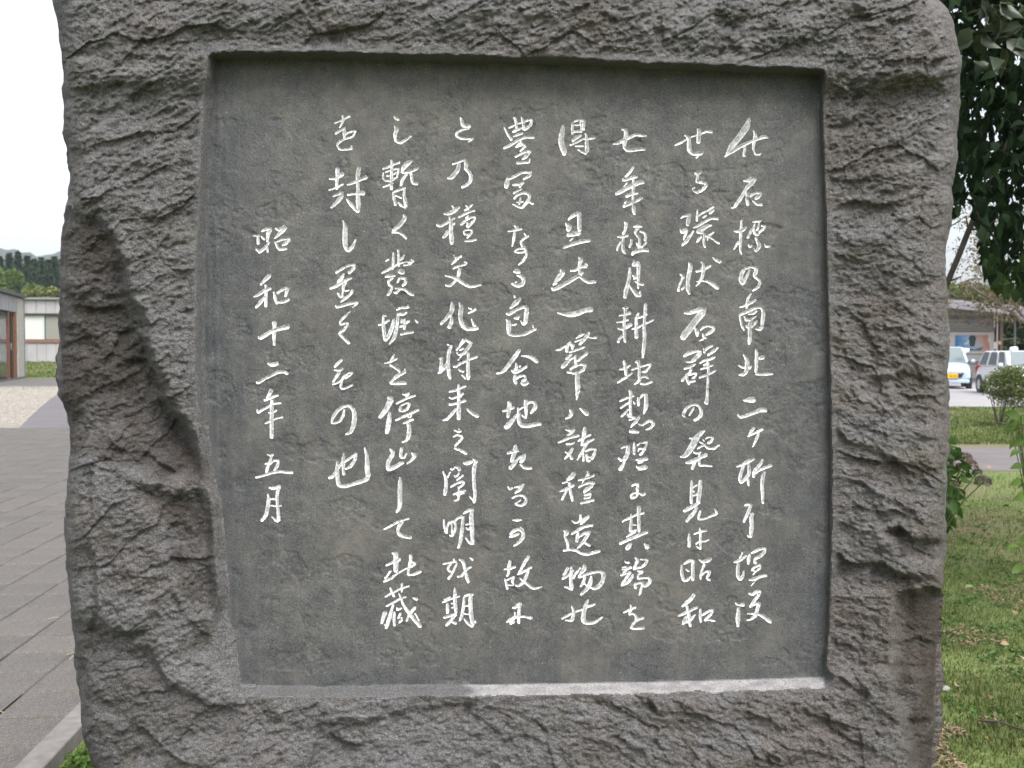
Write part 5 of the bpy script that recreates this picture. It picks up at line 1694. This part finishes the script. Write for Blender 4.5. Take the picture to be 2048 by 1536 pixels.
# open shed bay on the right of the corner: posts and dark back wall of trees
for u in (2009, 2036, 2062):
    a = px(u)-px(1890); MB().tube([(a, -.9, 0), (a, -.9, pz(632))], .045, 8).build('post', mat('grey_steel_post', (.20, .21, .22), .5, .5), wb)
for k, (u, d, zt, w) in enumerate(((2020, 62, 5.0, 2.2), (2052, 60, 5.6, 2.6), (2100, 63, 6.2, 3.0))):
    x, y = bxyz(u, d); broad('broadleaf_tree', x, y, zt, w, 2500, foliage('dark_broadleaf', (.015, .035, .012), (.03, .06, .018), (.05, .085, .022), .15) if k == 0 else bpy.data.materials['dark_broadleaf'], ['dark green tree seen between the shed posts beside the wooden building', 'dark green tree right of the shed posts at the photo edge', 'dark green tree beyond the right edge of the wooden building roof'][k], leaf=.4, seed=40+k, low=.05)
for k, u in enumerate((2010, 2040)):
    x, y = bxyz(u, 43.5); t = empty('yellow_plant', (x, y, 0)); tag(t, ['yellow green clump between the corner post and the first shed post', 'yellow green clump above the roof of the silver car'][k], 'plant', 'yellow green clumps by the shed'); crown('foliage', [(0, 0, 1.0, .5, .4, .45), (.2, 0, .5, .4, .4, .5)], 500, .14, .08, M_HEDGE, t)

# ================================================================ CARS
M_RUB = mat('tyre_rubber', (.02, .02, .02), .8); M_RIM = mat('wheel_rim', (.55, .56, .58), .35, .8); M_CGL = mat('car_glass', (.17, .20, .21), .08, 0, .8); M_TRIM = mat('car_dark_trim', (.03, .035, .05), .5)
def car(name, loc, rz, paint, label, L=3.4, W=1.48, Hh=1.53, front_y=-1, wagon=False):
    """length along local y, front towards -y"""
    t = empty(name, loc, rz); tag(t, label, 'car')
    hw = W/2; belt = .92; n = 24
    # body: cross sections along the length
    ys = [-L/2, -L/2+.06, -L/2+.25, -L/2+.75, -L*.12, L*.2, L/2-.25, L/2-.06, L/2]; zt = [.62, .74, .84, .96, .98, .98, .98, .93, .84]; zb_ = [.34, .26, .22, .20, .20, .20, .22, .28, .36]; wd = [.80, .90, .96, 1, 1, 1, .98, .92, .84]
    V = []; F = []; prof = [(-1, .35), (-.97, .75), (-.88, 1), (0, 1.03), (.88, 1), (.97, .75), (1, .35), (.93, 0), (-.93, 0)]; k = len(prof)
    for y, a, b, w in zip(ys, zt, zb_, wd): V += [(px_*hw*w, y, b+(a-b)*pz_) for px_, pz_ in prof]
    for i in range(len(ys)-1): F += [(i*k+j, i*k+(j+1) % k, (i+1)*k+(j+1) % k, (i+1)*k+j) for j in range(k)]
    F += [tuple(range(k))[::-1], tuple(range((len(ys)-1)*k, len(ys)*k))]
    body = link('body', pymesh('body', V, F, True), paint, t); sd_ = body.modifiers.new('sub', 'SUBSURF'); sd_.levels = sd_.render_levels = 2
    # greenhouse
    y0, y1, y2, y3 = -L/2+.68, -L/2+1.32, L/2-.38, L/2-.10
    G = [(-hw*.90, y0, .93), (hw*.90, y0, .93), (hw*.92, y3, .93), (-hw*.92, y3, .93), (-hw*.70, y1, Hh-.04), (hw*.70, y1, Hh-.04), (hw*.74, y2, Hh-.05), (-hw*.74, y2, Hh-.05)]
    cab = link('cabin', pymesh('cabin', G, [(0, 1, 5, 4), (1, 2, 6, 5), (2, 3, 7, 6), (3, 0, 4, 7), (4, 5, 6, 7), (3, 2, 1, 0)]), paint, t); bv_ = cab.modifiers.new('bevel', 'BEVEL'); bv_.width = .09; bv_.segments = 3
    def pane(nm, q, ins, off):
        q = [Vector(p) for p in q]; c = sum(q, Vector())/4; nrm = (q[1]-q[0]).cross(q[3]-q[0]).normalized(); qq = [c+(p-c)*ins+nrm*off for p in q]
        return link(nm, pymesh(nm, qq+[p-nrm*.02 for p in qq], [(0, 1, 2, 3), (7, 6, 5, 4), (0, 4, 5, 1), (1, 5, 6, 2), (2, 6, 7, 3), (3, 7, 4, 0)]), M_CGL, t)
    G = [Vector(g) for g in G]
    pane('windscreen', [G[0], G[1], G[5], G[4]], .86, .012); pane('rear_window', [G[2], G[3], G[7], G[6]], .80, .012)
    for q in ([G[1], G[2], G[6], G[5]], [G[3], G[0], G[4], G[7]]):
        for a, b in ((.06, .33), (.36, .66), (.69, .93)):
            lo = lambda t_: q[0].lerp(q[1], t_); hi = lambda t_: q[3].lerp(q[2], t_)
            pane('side_window', [lo(a), lo(b), hi(b), hi(a)], .84, .014)
    for sx in (-1, 1):
        for yy in (-L/2+.62, L/2-.58):
            w = MB().tube([(sx*(hw-.17), yy, .28), (sx*(hw-.005), yy, .28)], .28, 20).build('wheel', M_RUB, t, bevel=.02); MB().tube([(sx*(hw-.02), yy, .28), (sx*(hw+.008), yy, .28)], [.19, .17], 12).build('rim', M_RIM, w)
            MB().tube([(sx*(hw-.16), yy, .30), (sx*(hw+.002), yy, .30)], .335, 20).build('wheel_arch', M_TRIM, t)
        MB().box((sx*(hw+.07), y0+.28, 1.0), (.14, .1, .11)).build('mirror', paint, t, bevel=.03)
        hl = MB().box((sx*hw*.72, -L/2+.10, .70), (.26, .16, .15)).build('headlight', mat('lamp_glass', (.75, .78, .8), .15, .2, .8) if 'lamp_glass' not in bpy.data.materials else bpy.data.materials['lamp_glass'], t, bevel=.05); hl.rotation_euler.x = -.5
        MB().box((sx*hw*.84, L/2-.06, .80), (.16, .1, .26)).build('tail_light', mat('red_lamp', (.4, .02, .02), .3) if 'red_lamp' not in bpy.data.materials else bpy.data.materials['red_lamp'], t, bevel=.03)
    grl = MB().prism([(-.62*hw, .56), (-.52*hw, .40), (.52*hw, .40), (.62*hw, .56), (.56*hw, .60), (-.56*hw, .60)], -L/2-.035, -L/2+.10).build('grille', M_TRIM, t, bevel=.01)
    MB().box((.0, -L/2-.045, .575), (1.05*hw, .03, .035)).build('grille_bar', paint, grl)
    MB().box((0, -L/2+.03, .27), (W*.86, .14, .12)).build('bumper_lip', paint, t, bevel=.03)
    return t
def carpaint(name, c): m = mat(name, c, .3, .15, .5); m.node_tree.nodes['Principled BSDF'].inputs['Coat Weight'].default_value = .6; return m
d = 38.5; x, y = bxyz(1931, d)
c1 = car('parked_car', (x, y+1.7, .018), -.35, carpaint('pale_blue_paint', (.42, .52, .60)), 'pale blue small car with a yellow number plate facing the lawn', 3.4, 1.5, 1.56)
c1.scale = (1.1, 1.1, 1.06)
pl = MB().box((-.22+.33, -1.7-.062, .47), (.33, .015, .165)).build('number_plate', mat('yellow_plate', (.80, .42, .01), .5), c1)
fc_ = bpy.data.curves.new('plate_number', 'FONT'); fc_.body = '50-55'; fc_.size = .105; fc_.align_x = 'CENTER'; fc_.extrude = .002
fo = bpy.data.objects.new('plate_number', fc_); COL.objects.link(fo); bpy.context.view_layer.update(); fm = bpy.data.meshes.new_from_object(fo); bpy.data.objects.remove(fo); 
pn = link('plate_number', fm, mat('plate_black', (.02, .02, .02), .6), pl); pn.location = (.12, -1.7-.072, .425); pn.rotation_euler = (pi/2, 0, 0)
x, y = bxyz(1998, 33.3)
c2 = car('parked_car', (x+.92, y+.6, .018), -.13, carpaint('silver_paint', (.80, .80, .82)), 'silver grey car half hidden behind the round bush', 3.9, 1.62, 1.5)

# ================================================================ PLANTS ON THE RIGHT
M_BUSH = foliage('azalea_leaf', (.05, .085, .02), (.09, .13, .032), (.19, .20, .07), .25, nscale=3)
# round azalea bush
x, y = bxyz(2022, 19.5); bs = empty('round_bush', (x, y, 0)); tag(bs, 'rounded green bush on bare thin stems in front of the silver car', 'bush')
bl = [(0, 0, .85, .52, .5, .36), (.25, .1, .98, .4, .4, .26), (-.30, 0, .80, .28, .3, .26), (.45, 0, .75, .35, .4, .3), (-.1, -.1, 1.0, .3, .3, .2), (.1, 0, .55, .45, .4, .2), (.75, .2, .85, .35, .4, .4)]
crown('foliage', bl, 6500, .055, .030, M_BUSH, bs, shell=.35)
st = MB()
for k in range(9):
    a = rng.uniform(0, 6.28); st.tube([(-.18+.05*cos(a), .05*sin(a), 0), (-.15+.15*cos(a), .15*sin(a), .3), (-.05+.35*cos(a), .3*sin(a), .7)], [.012, .010, .006], 5)
st.build('stems', M_BARKD, bs)
# hydrangeas
M_HYD = foliage('hydrangea_leaf', (.035, .085, .018), (.06, .13, .028), (.10, .19, .045), .3, .45, nscale=4)
M_HYL = foliage('young_hydrangea_leaf', (.09, .17, .03), (.13, .22, .045), (.19, .27, .07), .35, .5, nscale=4)
M_STEM = noisy('green_stem', (.05, .08, .02), (.10, .12, .04), 10, .7); M_DRY = foliage('dry_petals', (.34, .22, .20), (.48, .36, .33), (.30, .33, .20), .15, nscale=9); M_DRYD = foliage('dark_dry_petals', (.20, .16, .13), (.36, .26, .21), (.20, .24, .20), .15, nscale=9)
def hydrangea(name, loc, label, leaves, heads, mleaf, base):
    t = empty(name, loc); tag(t, label, 'plant'); st = MB()
    for (p, tip, ln) in leaves:
        p = Vector(p); q = Vector(base)
        st.tube([q, q.lerp(p, .5)+Vector((0, 0, .06)), p], [.006, .004, .003], 5)
        V, F = leafcards(np.array([p+Vector(tip)*ln*.4]), np.array([tip], float), np.array([ln]), np.array([ln*.62]), bend=.5, shape='ovate')
        link('leaf', npmesh('leaf', V, [F], True), mleaf, t)
    for (p, r, mm) in heads:
        p = Vector(p); q = Vector(base); st.tube([q, q.lerp(p, .6)+Vector((0, 0, .05)), p], [.007, .005, .004], 5)
        n = 420; dd_ = rng.normal(size=(n, 3)); dd_ /= np.linalg.norm(dd_, axis=1, keepdims=True); dd_[:, 2] = np.where(dd_[:, 2] < -.4, -dd_[:, 2], dd_[:, 2])
        P = np.array(p)+dd_*r*np.array([1, 1, .8])*rng.uniform(.85, 1.05, n)[:, None]; V, F = leafcards(P, dd_+rng.normal(size=(n, 3))*.9, np.full(n, r*.30), np.full(n, r*.28), shape='rhomb')
        link('flower_head', npmesh('flower_head', V, [F]), mm, t)
    st.build('stems', M_STEM, t); return t
D0 = 7.6; base_u = 1868
def rel(u, v, dy=0.0):
    p = onplane(u, v, CAM[1]+D0+dy); return Vector((p[0], p[1], p[2]))-HB
HB = Vector((float(onplane(base_u, 1090, CAM[1]+D0)[0]), CAM[1]+D0, 0))
L = []; rr = random.Random(9)
for (u, v, tu, tv, ln) in [(1897, 880, 14, 2, .12), (1895, 905, 30, 8, .15), (1905, 918, 34, 6, .16), (1893, 925, 22, 22, .14), (1912, 905, 16, 20, .13), (1898, 950, 26, 14, .15), (1920, 950, 20, 18, .13), (1893, 975, 24, 18, .16), (1905, 990, 30, 10, .13), (1893, 1000, 22, 24, .17), (1903, 1010, 30, 30, .16), (1893, 1030, 20, 26, .15), (1900, 1045, 10, 30, .13), (1925, 925, 12, 18, .12), (1890, 940, 24, 0, .15), (1916, 975, 16, 14, .12), (1935, 940, 20, 14, .12), (1885, 960, 16, 30, .16), (1888, 1015, 16, 34, .16), (1880, 900, -10, 20, .15), (1870, 930, -20, 20, .16), (1865, 980, -24, 20, .16), (1875, 1030, -10, 30, .15)]:
    L.append((rel(u, v, rr.uniform(-.15, .15)), Vector((tu, rr.uniform(-10, 4), -tv)).normalized(), ln*.9))
    L.append((rel(u+rr.uniform(-14, 8), v+rr.uniform(-14, 14), rr.uniform(.05, .3)), Vector((tu+rr.uniform(-14, 14), rr.uniform(-10, 10), -tv+rr.uniform(-12, 12))).normalized(), ln*.68))
    L.append((rel(u+rr.uniform(-10, 14), v+rr.uniform(-16, 16), rr.uniform(-.1, .2)), Vector((tu+rr.uniform(-20, 20), rr.uniform(-14, 10), -tv+rr.uniform(-12, 12))).normalized(), ln*.55))
Hd = [(rel(1930, 916, -.02), .050, M_DRY), (rel(1941, 931, .05), .052, M_DRY), (rel(1966, 965, -.08), .062, M_DRYD), (rel(1906, 973, .02), .045, M_DRY), (rel(1922, 935, .1), .04, M_DRY), (rel(1955, 945, .08), .036, M_DRYD)]
hydrangea('hydrangea', HB, 'hydrangea with dried brownish flower heads against the right edge of the stone', L, Hd, M_HYD, (0, 0, .02))
D0 = 6.6; HB = Vector((float(onplane(2075, 1150, CAM[1]+D0)[0]), CAM[1]+D0, 0)); L = []
for (u, v, tu, tv, ln) in [(2046, 830, -30, -6, .15), (2042, 842, -28, 8, .15), (2050, 836, -20, 20, .16), (2036, 852, -14, 16, .12), (2050, 855, -22, 16, .14), (2052, 880, -24, 14, .13), (2055, 900, -26, 10, .12), (2060, 870, -16, 26, .15), (2064, 850, 20, 10, .15), (2070, 880, 24, 16, .15), (2060, 930, -26, 6, .12), (2056, 958, -24, 14, .12), (2062, 985, -22, 18, .13), (2080, 930, 20, 20, .15), (2085, 830, 20, -8, .15), (2052, 1090, -26, 6, .12), (2056, 1130, -20, 20, .12), (2090, 980, 20, 20, .14)]:
    L.append((rel(u-14, v, rr.uniform(-.2, .2)), Vector((tu, rr.uniform(-12, 4), -tv)).normalized(), ln*.8))
    L.append((rel(u+rr.uniform(-6, 14), v+rr.uniform(-14, 14), rr.uniform(.0, .3)), Vector((tu+rr.uniform(-14, 14), rr.uniform(-10, 10), -tv+rr.uniform(-12, 12))).normalized(), ln*.65))
hydrangea('leafy_shrub', HB, 'yellow green leafy shrub reaching in from the right edge of the photo', L, [], M_HYL, (0, 0, .02))

# big dark tree hanging over the right side
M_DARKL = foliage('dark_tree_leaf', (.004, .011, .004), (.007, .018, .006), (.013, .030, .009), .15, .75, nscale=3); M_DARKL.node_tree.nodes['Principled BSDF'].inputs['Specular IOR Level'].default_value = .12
T0 = onplane(1790, 1290, CAM[1]+5.1); tree = empty('overhanging_tree', (float(T0[0]), float(T0[1]), 0)); tag(tree, 'dark leafy tree leaning out from behind the right side of the stone', 'tree')
def tw(u, v, dy=0): p = onplane(u, v, CAM[1]+5.1+dy); return Vector((p[0]-T0[0], p[1]-T0[1], p[2]))
tk = MB(); tk.tube([(0, 0, -.05), tw(1850, 760), tw(1882, 600), tw(1897, 560), tw(1918, 510), tw(1937, 462), tw(1952, 430), tw(1975, 380), tw(2010, 300, .2), tw(2060, 180, .4), tw(2110, 0, .6)], [.05, .022, .016, .015, .015, .015, .015, .015, .014, .013, .012], 8)
tk.tube([(0, 0, -.05), tw(1798, 900, .1), tw(1812, 500, .2), tw(1845, 100, .3), tw(1930, -220, .5), tw(2040, -560, .8)], [.09, .06, .05, .045, .04, .03], 8)
tk.build('trunk', M_BARKD, tree, smooth=True)
br = [([tw(1937, 462), tw(1915, 440), tw(1895, 458), tw(1870, 475)][0:1]+[tw(1932, 432), tw(1912, 446), tw(1895, 456), tw(1868, 472)], [.006, .004, .003, .003, .002]), ([tw(1952, 430), tw(1985, 470), tw(2010, 520)], [.008, .006, .003]), ([tw(1900, 562), tw(1915, 556), tw(1925, 552)], [.006, .004, .002]),
      ([tw(1932, 432), tw(1936, 450), tw(1945, 458)], [.003, .002, .002]), ([tw(1940, 458, 0), tw(1965, 460), tw(1990, 440)], [.006, .005, .003]), ([tw(2040, -560, .8), tw(2060, 100, .5), tw(2090, 420, .3)], [.03, .015, .006]), ([tw(1930, -220, .5), tw(1990, 0, .3), tw(2030, 120, .2)], [.03, .012, .005])]
for pts_, rads in br: MB().tube(pts_, rads, 6).build('branch', M_BARKD, tree)
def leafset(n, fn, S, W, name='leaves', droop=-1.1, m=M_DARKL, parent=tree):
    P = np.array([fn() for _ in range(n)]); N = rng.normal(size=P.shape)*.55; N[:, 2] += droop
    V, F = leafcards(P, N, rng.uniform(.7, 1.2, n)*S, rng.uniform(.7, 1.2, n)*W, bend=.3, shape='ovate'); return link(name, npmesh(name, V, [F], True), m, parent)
def canopy():
    while True:
        u = rng.uniform(1760, 2700); v = rng.uniform(-1100, 560); dy = rng.uniform(-.7, 2.6)
        low = np.interp(u, [1760, 1890, 1905, 1925, 1940, 1965, 1990, 2048, 2300, 2700], [60, 300, 400, 412, 425, 520, 578, 590, 540, 300])+28*math.sin(u/13.0)+18*math.sin(u/5.3+dy*3)
        if v > low: continue
        if v > 420 and rng.random() < .25: continue
        if u < 1890 and v > -300 and rng.random() < .3: continue
        # small openings to the sky
        q = tw(u, v, dy); return q
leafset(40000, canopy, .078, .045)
def near():
    u, v = random.choice([(1975, 20), (2000, 60), (2030, 90), (1960, 85), (1925, 85), (2040, 30), (1990, 120), (2010, 10)]); return tw(u+rng.normal()*12, v+rng.normal()*9, -.9+rng.normal()*.05)
leafset(45, near, .11, .06, 'leaves', -.5, foliage('lit_tree_leaf', (.02, .036, .022), (.03, .05, .032), (.07, .07, .03), .2, .3))
def fringe():
    u = rng.uniform(1965, 2200); v = np.interp(u, [1965, 1985, 2010, 2048, 2200], [500, 555, 575, 560, 580])+rng.normal()*16; return tw(u, v-8, rng.uniform(-.5, .5))
leafset(260, fringe, .085, .046, 'leaves', -1.4, foliage('green_tree_leaf', (.014, .036, .008), (.024, .056, .012), (.05, .085, .02), .3, .5))

# thin autumn tree between the lawn and the wooden building
M_AUT = foliage('autumn_leaf', (.09, .10, .03), (.16, .13, .06), (.26, .16, .09), .3, nscale=2)
x, y = bxyz(2085, 24); ch = empty('cherry_tree', (x, y, 0)); tag(ch, 'thin cherry tree with grey bare branches and sparse rusty leaves before the wooden building', 'tree')
def cw(u, v, dy=0): p = onplane(u, v, CAM[1]+24+dy); return Vector((p[0]-x, p[1]-y, p[2]))
M_BARKG = noisy('grey_bark', (.15, .13, .12), (.24, .21, .20), 6, .9); ct = MB()
ct.tube([(0, 0, 0), cw(2078, 720), cw(2066, 660), cw(2052, 640)], [.14, .12, .10, .08], 8); ct.build('trunk', M_BARKG, ch)
tips = []
for pts_, r0 in (([(2058, 650), (2020, 622), (1990, 604), (1955, 582), (1930, 560)], .05), ([(2052, 640), (2030, 610), (2012, 570), (2000, 540), (1990, 500)], .045), ([(2060, 655), (2070, 600), (2060, 540), (2040, 480), (2030, 440)], .06), ([(2012, 618), (1985, 612), (1960, 604), (1925, 600), (1905, 596)], .03), ([(2000, 540), (1975, 510), (1955, 480), (1940, 450)], .02), ([(2040, 480), (2010, 470), (1985, 455), (1965, 430)], .025), ([(1990, 604), (1985, 575), (1965, 550), (1950, 520)], .02), ([(2030, 610), (2035, 580), (2050, 550)], .02)):
    pp = [cw(a, b, random.uniform(-.6, .6)) for a, b in pts_]; MB().tube(pp, [r0*(1-.75*i/(len(pp)-1)) for i in range(len(pp))], 6).build('branch', M_BARKG, ch); tips += pp[1:]
tw_ = MB(); lp = []
for k in range(260):
    b = random.choice(tips)+Vector(rng.normal(size=3)*.22); e = b+Vector(rng.normal(size=3)*.35)+Vector((0, 0, .1)); tw_.tube([b, b.lerp(e, .5)+Vector(rng.normal(size=3)*.05), e], [.008, .005, .003], 3); lp += [b.lerp(e, random.random())+Vector(rng.normal(size=3)*.08) for _ in range(9)]
o = tw_.build('twigs', M_BARKG, ch); tag(o, kind='stuff')
P = np.array(lp); V, F = leafcards(P, rng.normal(size=P.shape)+np.array([0, 0, -.6]), rng.uniform(.06, .11, len(P)), rng.uniform(.035, .06, len(P)), shape='rhomb'); link('crown', npmesh('crown', V, [F]), M_AUT, ch)
# shade trees beyond the lawn that fill the view under the canopy
for k, (u, d, v, w) in enumerate(((1915, 75, 560, 3.0), (1985, 80, 585, 2.6), (2045, 78, 565, 3.4))):
    x, y = bxyz(u, d); zt = 1.5+(700-v)*d/FPX; broad('broadleaf_tree', x, y, zt, w, 3000, M_BROAD if k != 1 else M_AUT, ['pale green tree showing above the wooden building roof next to the stone', 'rusty tinted tree above the middle of the wooden building roof', 'green tree above the falling end of the wooden building roof'][k], leaf=.5, seed=60+k, low=.3)

# ================================================================ GRASS, FALLEN LEAVES, TWIG
M_GRASS = foliage('grass_blade', (.060, .100, .019), (.100, .148, .032), (.18, .180, .075), .3, .6, nscale=1.2)
def grass(name, n, ufun, d0, d1, hgt, wid, excl=None):
    d = 1/rng.uniform(1/d1, 1/d0, n); u = ufun(n); X = (u-1024)/FPX*d; Y = CAM[1]+d; dens = fbm(X*2.2, Y*2.2, 301, 3); ok = (dens+rng.random(n)*.9) > .15
    if excl is not None: ok &= ~excl(X, Y, d)
    X, Y, d = X[ok], Y[ok], d[ok]; n = len(X); h = rng.uniform(.4, 1.2, n)*hgt*(1+.5*fbm(X*1.5, Y*1.5, 302, 2)); a = rng.uniform(0, 6.28, n); le = rng.uniform(.2, 1.0, n)*h
    Z = zg(X, Y); b = np.stack([X, Y, Z], 1); si = np.stack([np.cos(a+1.57), np.sin(a+1.57), 0*a], 1)*(wid*rng.uniform(.6, 1.3, n))[:, None]; ln_ = np.stack([np.cos(a)*le, np.sin(a)*le, 0*a], 1)
    up_ = np.stack([0*a, 0*a, h], 1); V = np.stack([b-si*.5, b+si*.5, b+ln_*.35+up_*.62+si*.4, b+ln_*.35+up_*.62-si*.4, b+ln_+up_], 1).reshape(-1, 3); i = np.arange(n)[:, None]*5
    me = npmesh(name, V, [i+np.array([[0, 1, 2, 3]]), i+np.array([[3, 2, 4]])]); o = link(name, me, M_GRASS); tag(o, kind='stuff'); return o
foot = lambda X, Y, d: (d > 12.15) & (d < 15.9) & (X > 0)
grass('grass', 60000, lambda n: rng.uniform(1780, 2160, n), 2.6, 12.2, .034, .0042, foot)
grass('grass', 24000, lambda n: rng.uniform(1780, 2160, n), 15.4, 26.2, .06, .014, foot)
grass('grass', 6000, lambda n: rng.uniform(20, 230, n), 54.5, 69, .10, .05, None)
grass('grass', 9000, lambda n: rng.uniform(190, 420, n), 2.0, 4.2, .05, .006, lambda X, Y, d: X < -1.49-.0805*Y)
grass('grass', 70000, lambda n: rng.uniform(-3500, 5200, n), 1.0, 11, .034, .006, lambda X, Y, d: (X < -1.49-.0805*Y) | ((np.abs(X) < .85) & (Y > 0) & (Y < .4)) | (d > 11.9))
# broad-leaved weeds
def weeds(name, n, u0, u1, d0, d1, sz, m, label=None, excl=None):
    d = 1/rng.uniform(1/d1, 1/d0, n); u = rng.uniform(u0, u1, n); X = (u-1024)/FPX*d; Y = CAM[1]+d; ok = fbm(X*3, Y*3, 311, 2) > -.1
    if excl is not None: ok &= ~excl(X, Y, d)
    X, Y = X[ok], Y[ok]; n = len(X); k = 5; P = np.repeat(np.stack([X, Y, np.full(n, .015)], 1), k, 0)+rng.normal(size=(n*k, 3))*np.array([.018, .018, .006]); N = rng.normal(size=P.shape); N[:, 2] = .25
    V, F = leafcards(P, N, rng.uniform(.7, 1.3, len(P))*sz, rng.uniform(.5, .8, len(P))*sz, shape='rhomb'); o = link(name, npmesh(name, V, [F]), m); tag(o, kind='stuff')
weeds('low_weeds', 1500, 1780, 2160, 2.8, 10, .026, M_HYD)
def litter(n):
    d = 1/rng.uniform(1/10, 1/2.8, n); u = rng.uniform(1780, 2160, n); X = (u-1024)/FPX*d; Y = CAM[1]+d; ok = fbm(X*1.6, Y*1.3, 321, 3)+.25*fbm(X*7, Y*7, 322, 2) > .02; X, Y = X[ok], Y[ok]; n = len(X)
    N = rng.normal(size=(n, 3)); N[:, 2] *= .25; V, F = leafcards(np.stack([X, Y, rng.uniform(.006, .03, n)], 1), N, rng.uniform(.012, .035, n), rng.uniform(.004, .014, n), shape='rhomb')
    tag(link('dead_grass', npmesh('dead_grass', V, [F]), foliage('dead_grass', (.14, .10, .06), (.24, .18, .11), (.36, .29, .19), .1, .8)), kind='stuff')
litter(22000)
# clump by the kerb at the lower left
pc = gr(156, 1560); cl = empty('weed_clump', (pc.x+.02, pc.y, 0)); tag(cl, 'small bright green clump of weeds beside the kerb at the foot of the stone', 'plant')
P = np.array([[rng.normal()*.075, rng.normal()*.13, abs(rng.normal())*.025+.015] for _ in range(900)]); P[:, 0] = np.maximum(P[:, 0], -.07+.0*P[:, 1]); V, F = leafcards(P, rng.normal(size=P.shape)+np.array([0, 0, .5]), rng.uniform(.015, .032, 900), rng.uniform(.010, .02, 900), shape='ovate'); link('foliage', npmesh('foliage', V, [F]), foliage('weed_leaf', (.05, .11, .02), (.09, .17, .03), (.14, .22, .05), .3, .5), cl)
# fallen leaves
MF = [mat('fallen_leaf_tan', (.24, .165, .10), .8), mat('fallen_leaf_brown', (.12, .07, .04), .8), mat('fallen_leaf_yellow', (.32, .21, .04), .8), mat('fallen_leaf_pale', (.27, .25, .17), .8), mat('fallen_leaf_green', (.17, .22, .08), .7)]
FL = [(1939, 1186, 4, .085, 'pale green leaf lying flat on the worn patch beside the stone'), (1960, 1184, 2, .05, 'small yellow leaf next to the pale green one on the worn patch'), (1884, 1249, 2, .04, 'yellow brown leaf touching the stone edge halfway down the lawn'), (1880, 1270, 0, .04, 'tan leaf just below the yellow brown one at the stone edge'), (1913, 1385, 0, .05, 'tan curled leaf beside the small white pebble near the stone'), (1975, 1492, 2, .05, 'round orange yellow leaf low in the grass by the twig'), (1876, 1520, 0, .06, 'tan leaf at the lower corner against the stone foot'),
      (1950, 1365, 1, .05, 'brown leaf flat in the grass right of the tan curled leaf'), (1982, 1410, 1, .05, 'dark brown leaf in the grass above the twig'), (2010, 1302, 0, .06, 'long tan leaf under the bare soil at the right'), (2040, 1330, 3, .07, 'greyish leaf at the right edge on bare soil'), (1976, 876, 3, .10, 'pale leaf on the strip of lawn beyond the footpath'), (1978, 941, 0, .10, 'tan leaf at the near edge of the footpath'), (1962, 837, 0, .10, 'small tan leaf on the far lawn'), (1978, 1057, 3, .09, 'pale leaf on the lawn below the hydrangea'), (2045, 1058, 3, .08, 'pale leaf on the lawn at the right edge'), (2013, 1020, 1, .07, 'reddish brown leaf on the lawn right of the hydrangea'), (1937, 1299, 0, .05, 'narrow tan leaf in the grass above the bare patch'), (1905, 1275, 3, .05, 'pale bleached leaf near the stone beside bare grass'), (2030, 1238, 0, .05, 'small orange tan leaf at the right by the bare soil'), (1903, 1205, 1, .05, 'brown leaf between the worn patch and the stone')]
fm_ = {}
for k, (u, v, mi, sz, lab) in enumerate(FL):
    p = gr(u, v); V, F = leafcards(np.zeros((1, 3)), np.array([[cos(k*2.1), sin(k*2.1), .12]]), np.array([sz*.8]), np.array([sz*.5]), bend=.5, shape='ovate')
    V = V-np.array([0, 0, V[:, 2].min()]); o = link('fallen_leaf', npmesh('fallen_leaf', V, [F], True), MF[mi]); o.location = (p.x, p.y, .030); o.rotation_euler = (rng.normal(0, .12), rng.normal(0, .12), 0); tag(o, lab, 'leaf', 'fallen leaves on the lawn')
pa = gr(1962, 1456); tg = MB().tube([(0, 0, 0), (.05, -.04, .01), (.12, -.12, .004), (.20, -.19, .008)], [.006, .005, .004, .002], 6).build('fallen_twig', M_BARKD); tg.location = (pa.x, pa.y, .03); tag(tg, 'dark crooked twig lying in the grass at the lower right', 'twig')
MB().tube([(.05, -.04, .01), (.02, -.10, .012)], [.003, .002], 5).build('side_shoot', M_BARKD, tg)
pa = gr(1890, 1384); bm = bmesh.new(); bmesh.ops.create_icosphere(bm, subdivisions=2, radius=.022)
for v_ in bm.verts: v_.co *= 1+rng.uniform(-.12, .12); v_.co.z *= .6
me = bpy.data.meshes.new('pebble'); bm.to_mesh(me); bm.free(); o = link('pebble', me, mat('pale_pebble', (.26, .25, .24), .8)); o.location = (pa.x, pa.y, .014); tag(o, 'pale rounded pebble in the grass near the stone edge', 'stone')
for k, (u, v) in enumerate(((133, 1320), (140, 1330), (8, 1438), (118, 1244))):
    pa = gr(u, v); o = MB().tube([(0, 0, 0), (.03, .01, .006), (.06, .03-.03*(k % 2), .002)], [.0015, .0012, .0008], 4).build('dry_straw', mat('straw', (.45, .36, .2), .8)); o.location = (pa.x, pa.y, .027); o.rotation_euler.z = k*1.3
    tag(o, ['bent dry straw on the paving in the tile joint near the stone', 'thin straw crossing the bent one on the paving', 'short straw on the tile joint at the left edge of the photo', 'pale straw lying on the paving above the tile joint crossing'][k], 'straw', 'straws on the paving')

# ================================================================ AIR
hz = MB().box((0, 700, 148), (3200, 1700, 300)).build('haze', None); tag(hz, kind='stuff')
m = bpy.data.materials.new('haze'); m.use_nodes = True; m.node_tree.nodes.clear(); pv = m.node_tree.nodes.new('ShaderNodeVolumePrincipled'); out = m.node_tree.nodes.new('ShaderNodeOutputMaterial')
pv.inputs['Color'].default_value = (.86, .92, 1, 1); pv.inputs['Density'].default_value = .00028; m.node_tree.links.new(pv.outputs[0], out.inputs['Volume']); hz.data.materials.append(m)
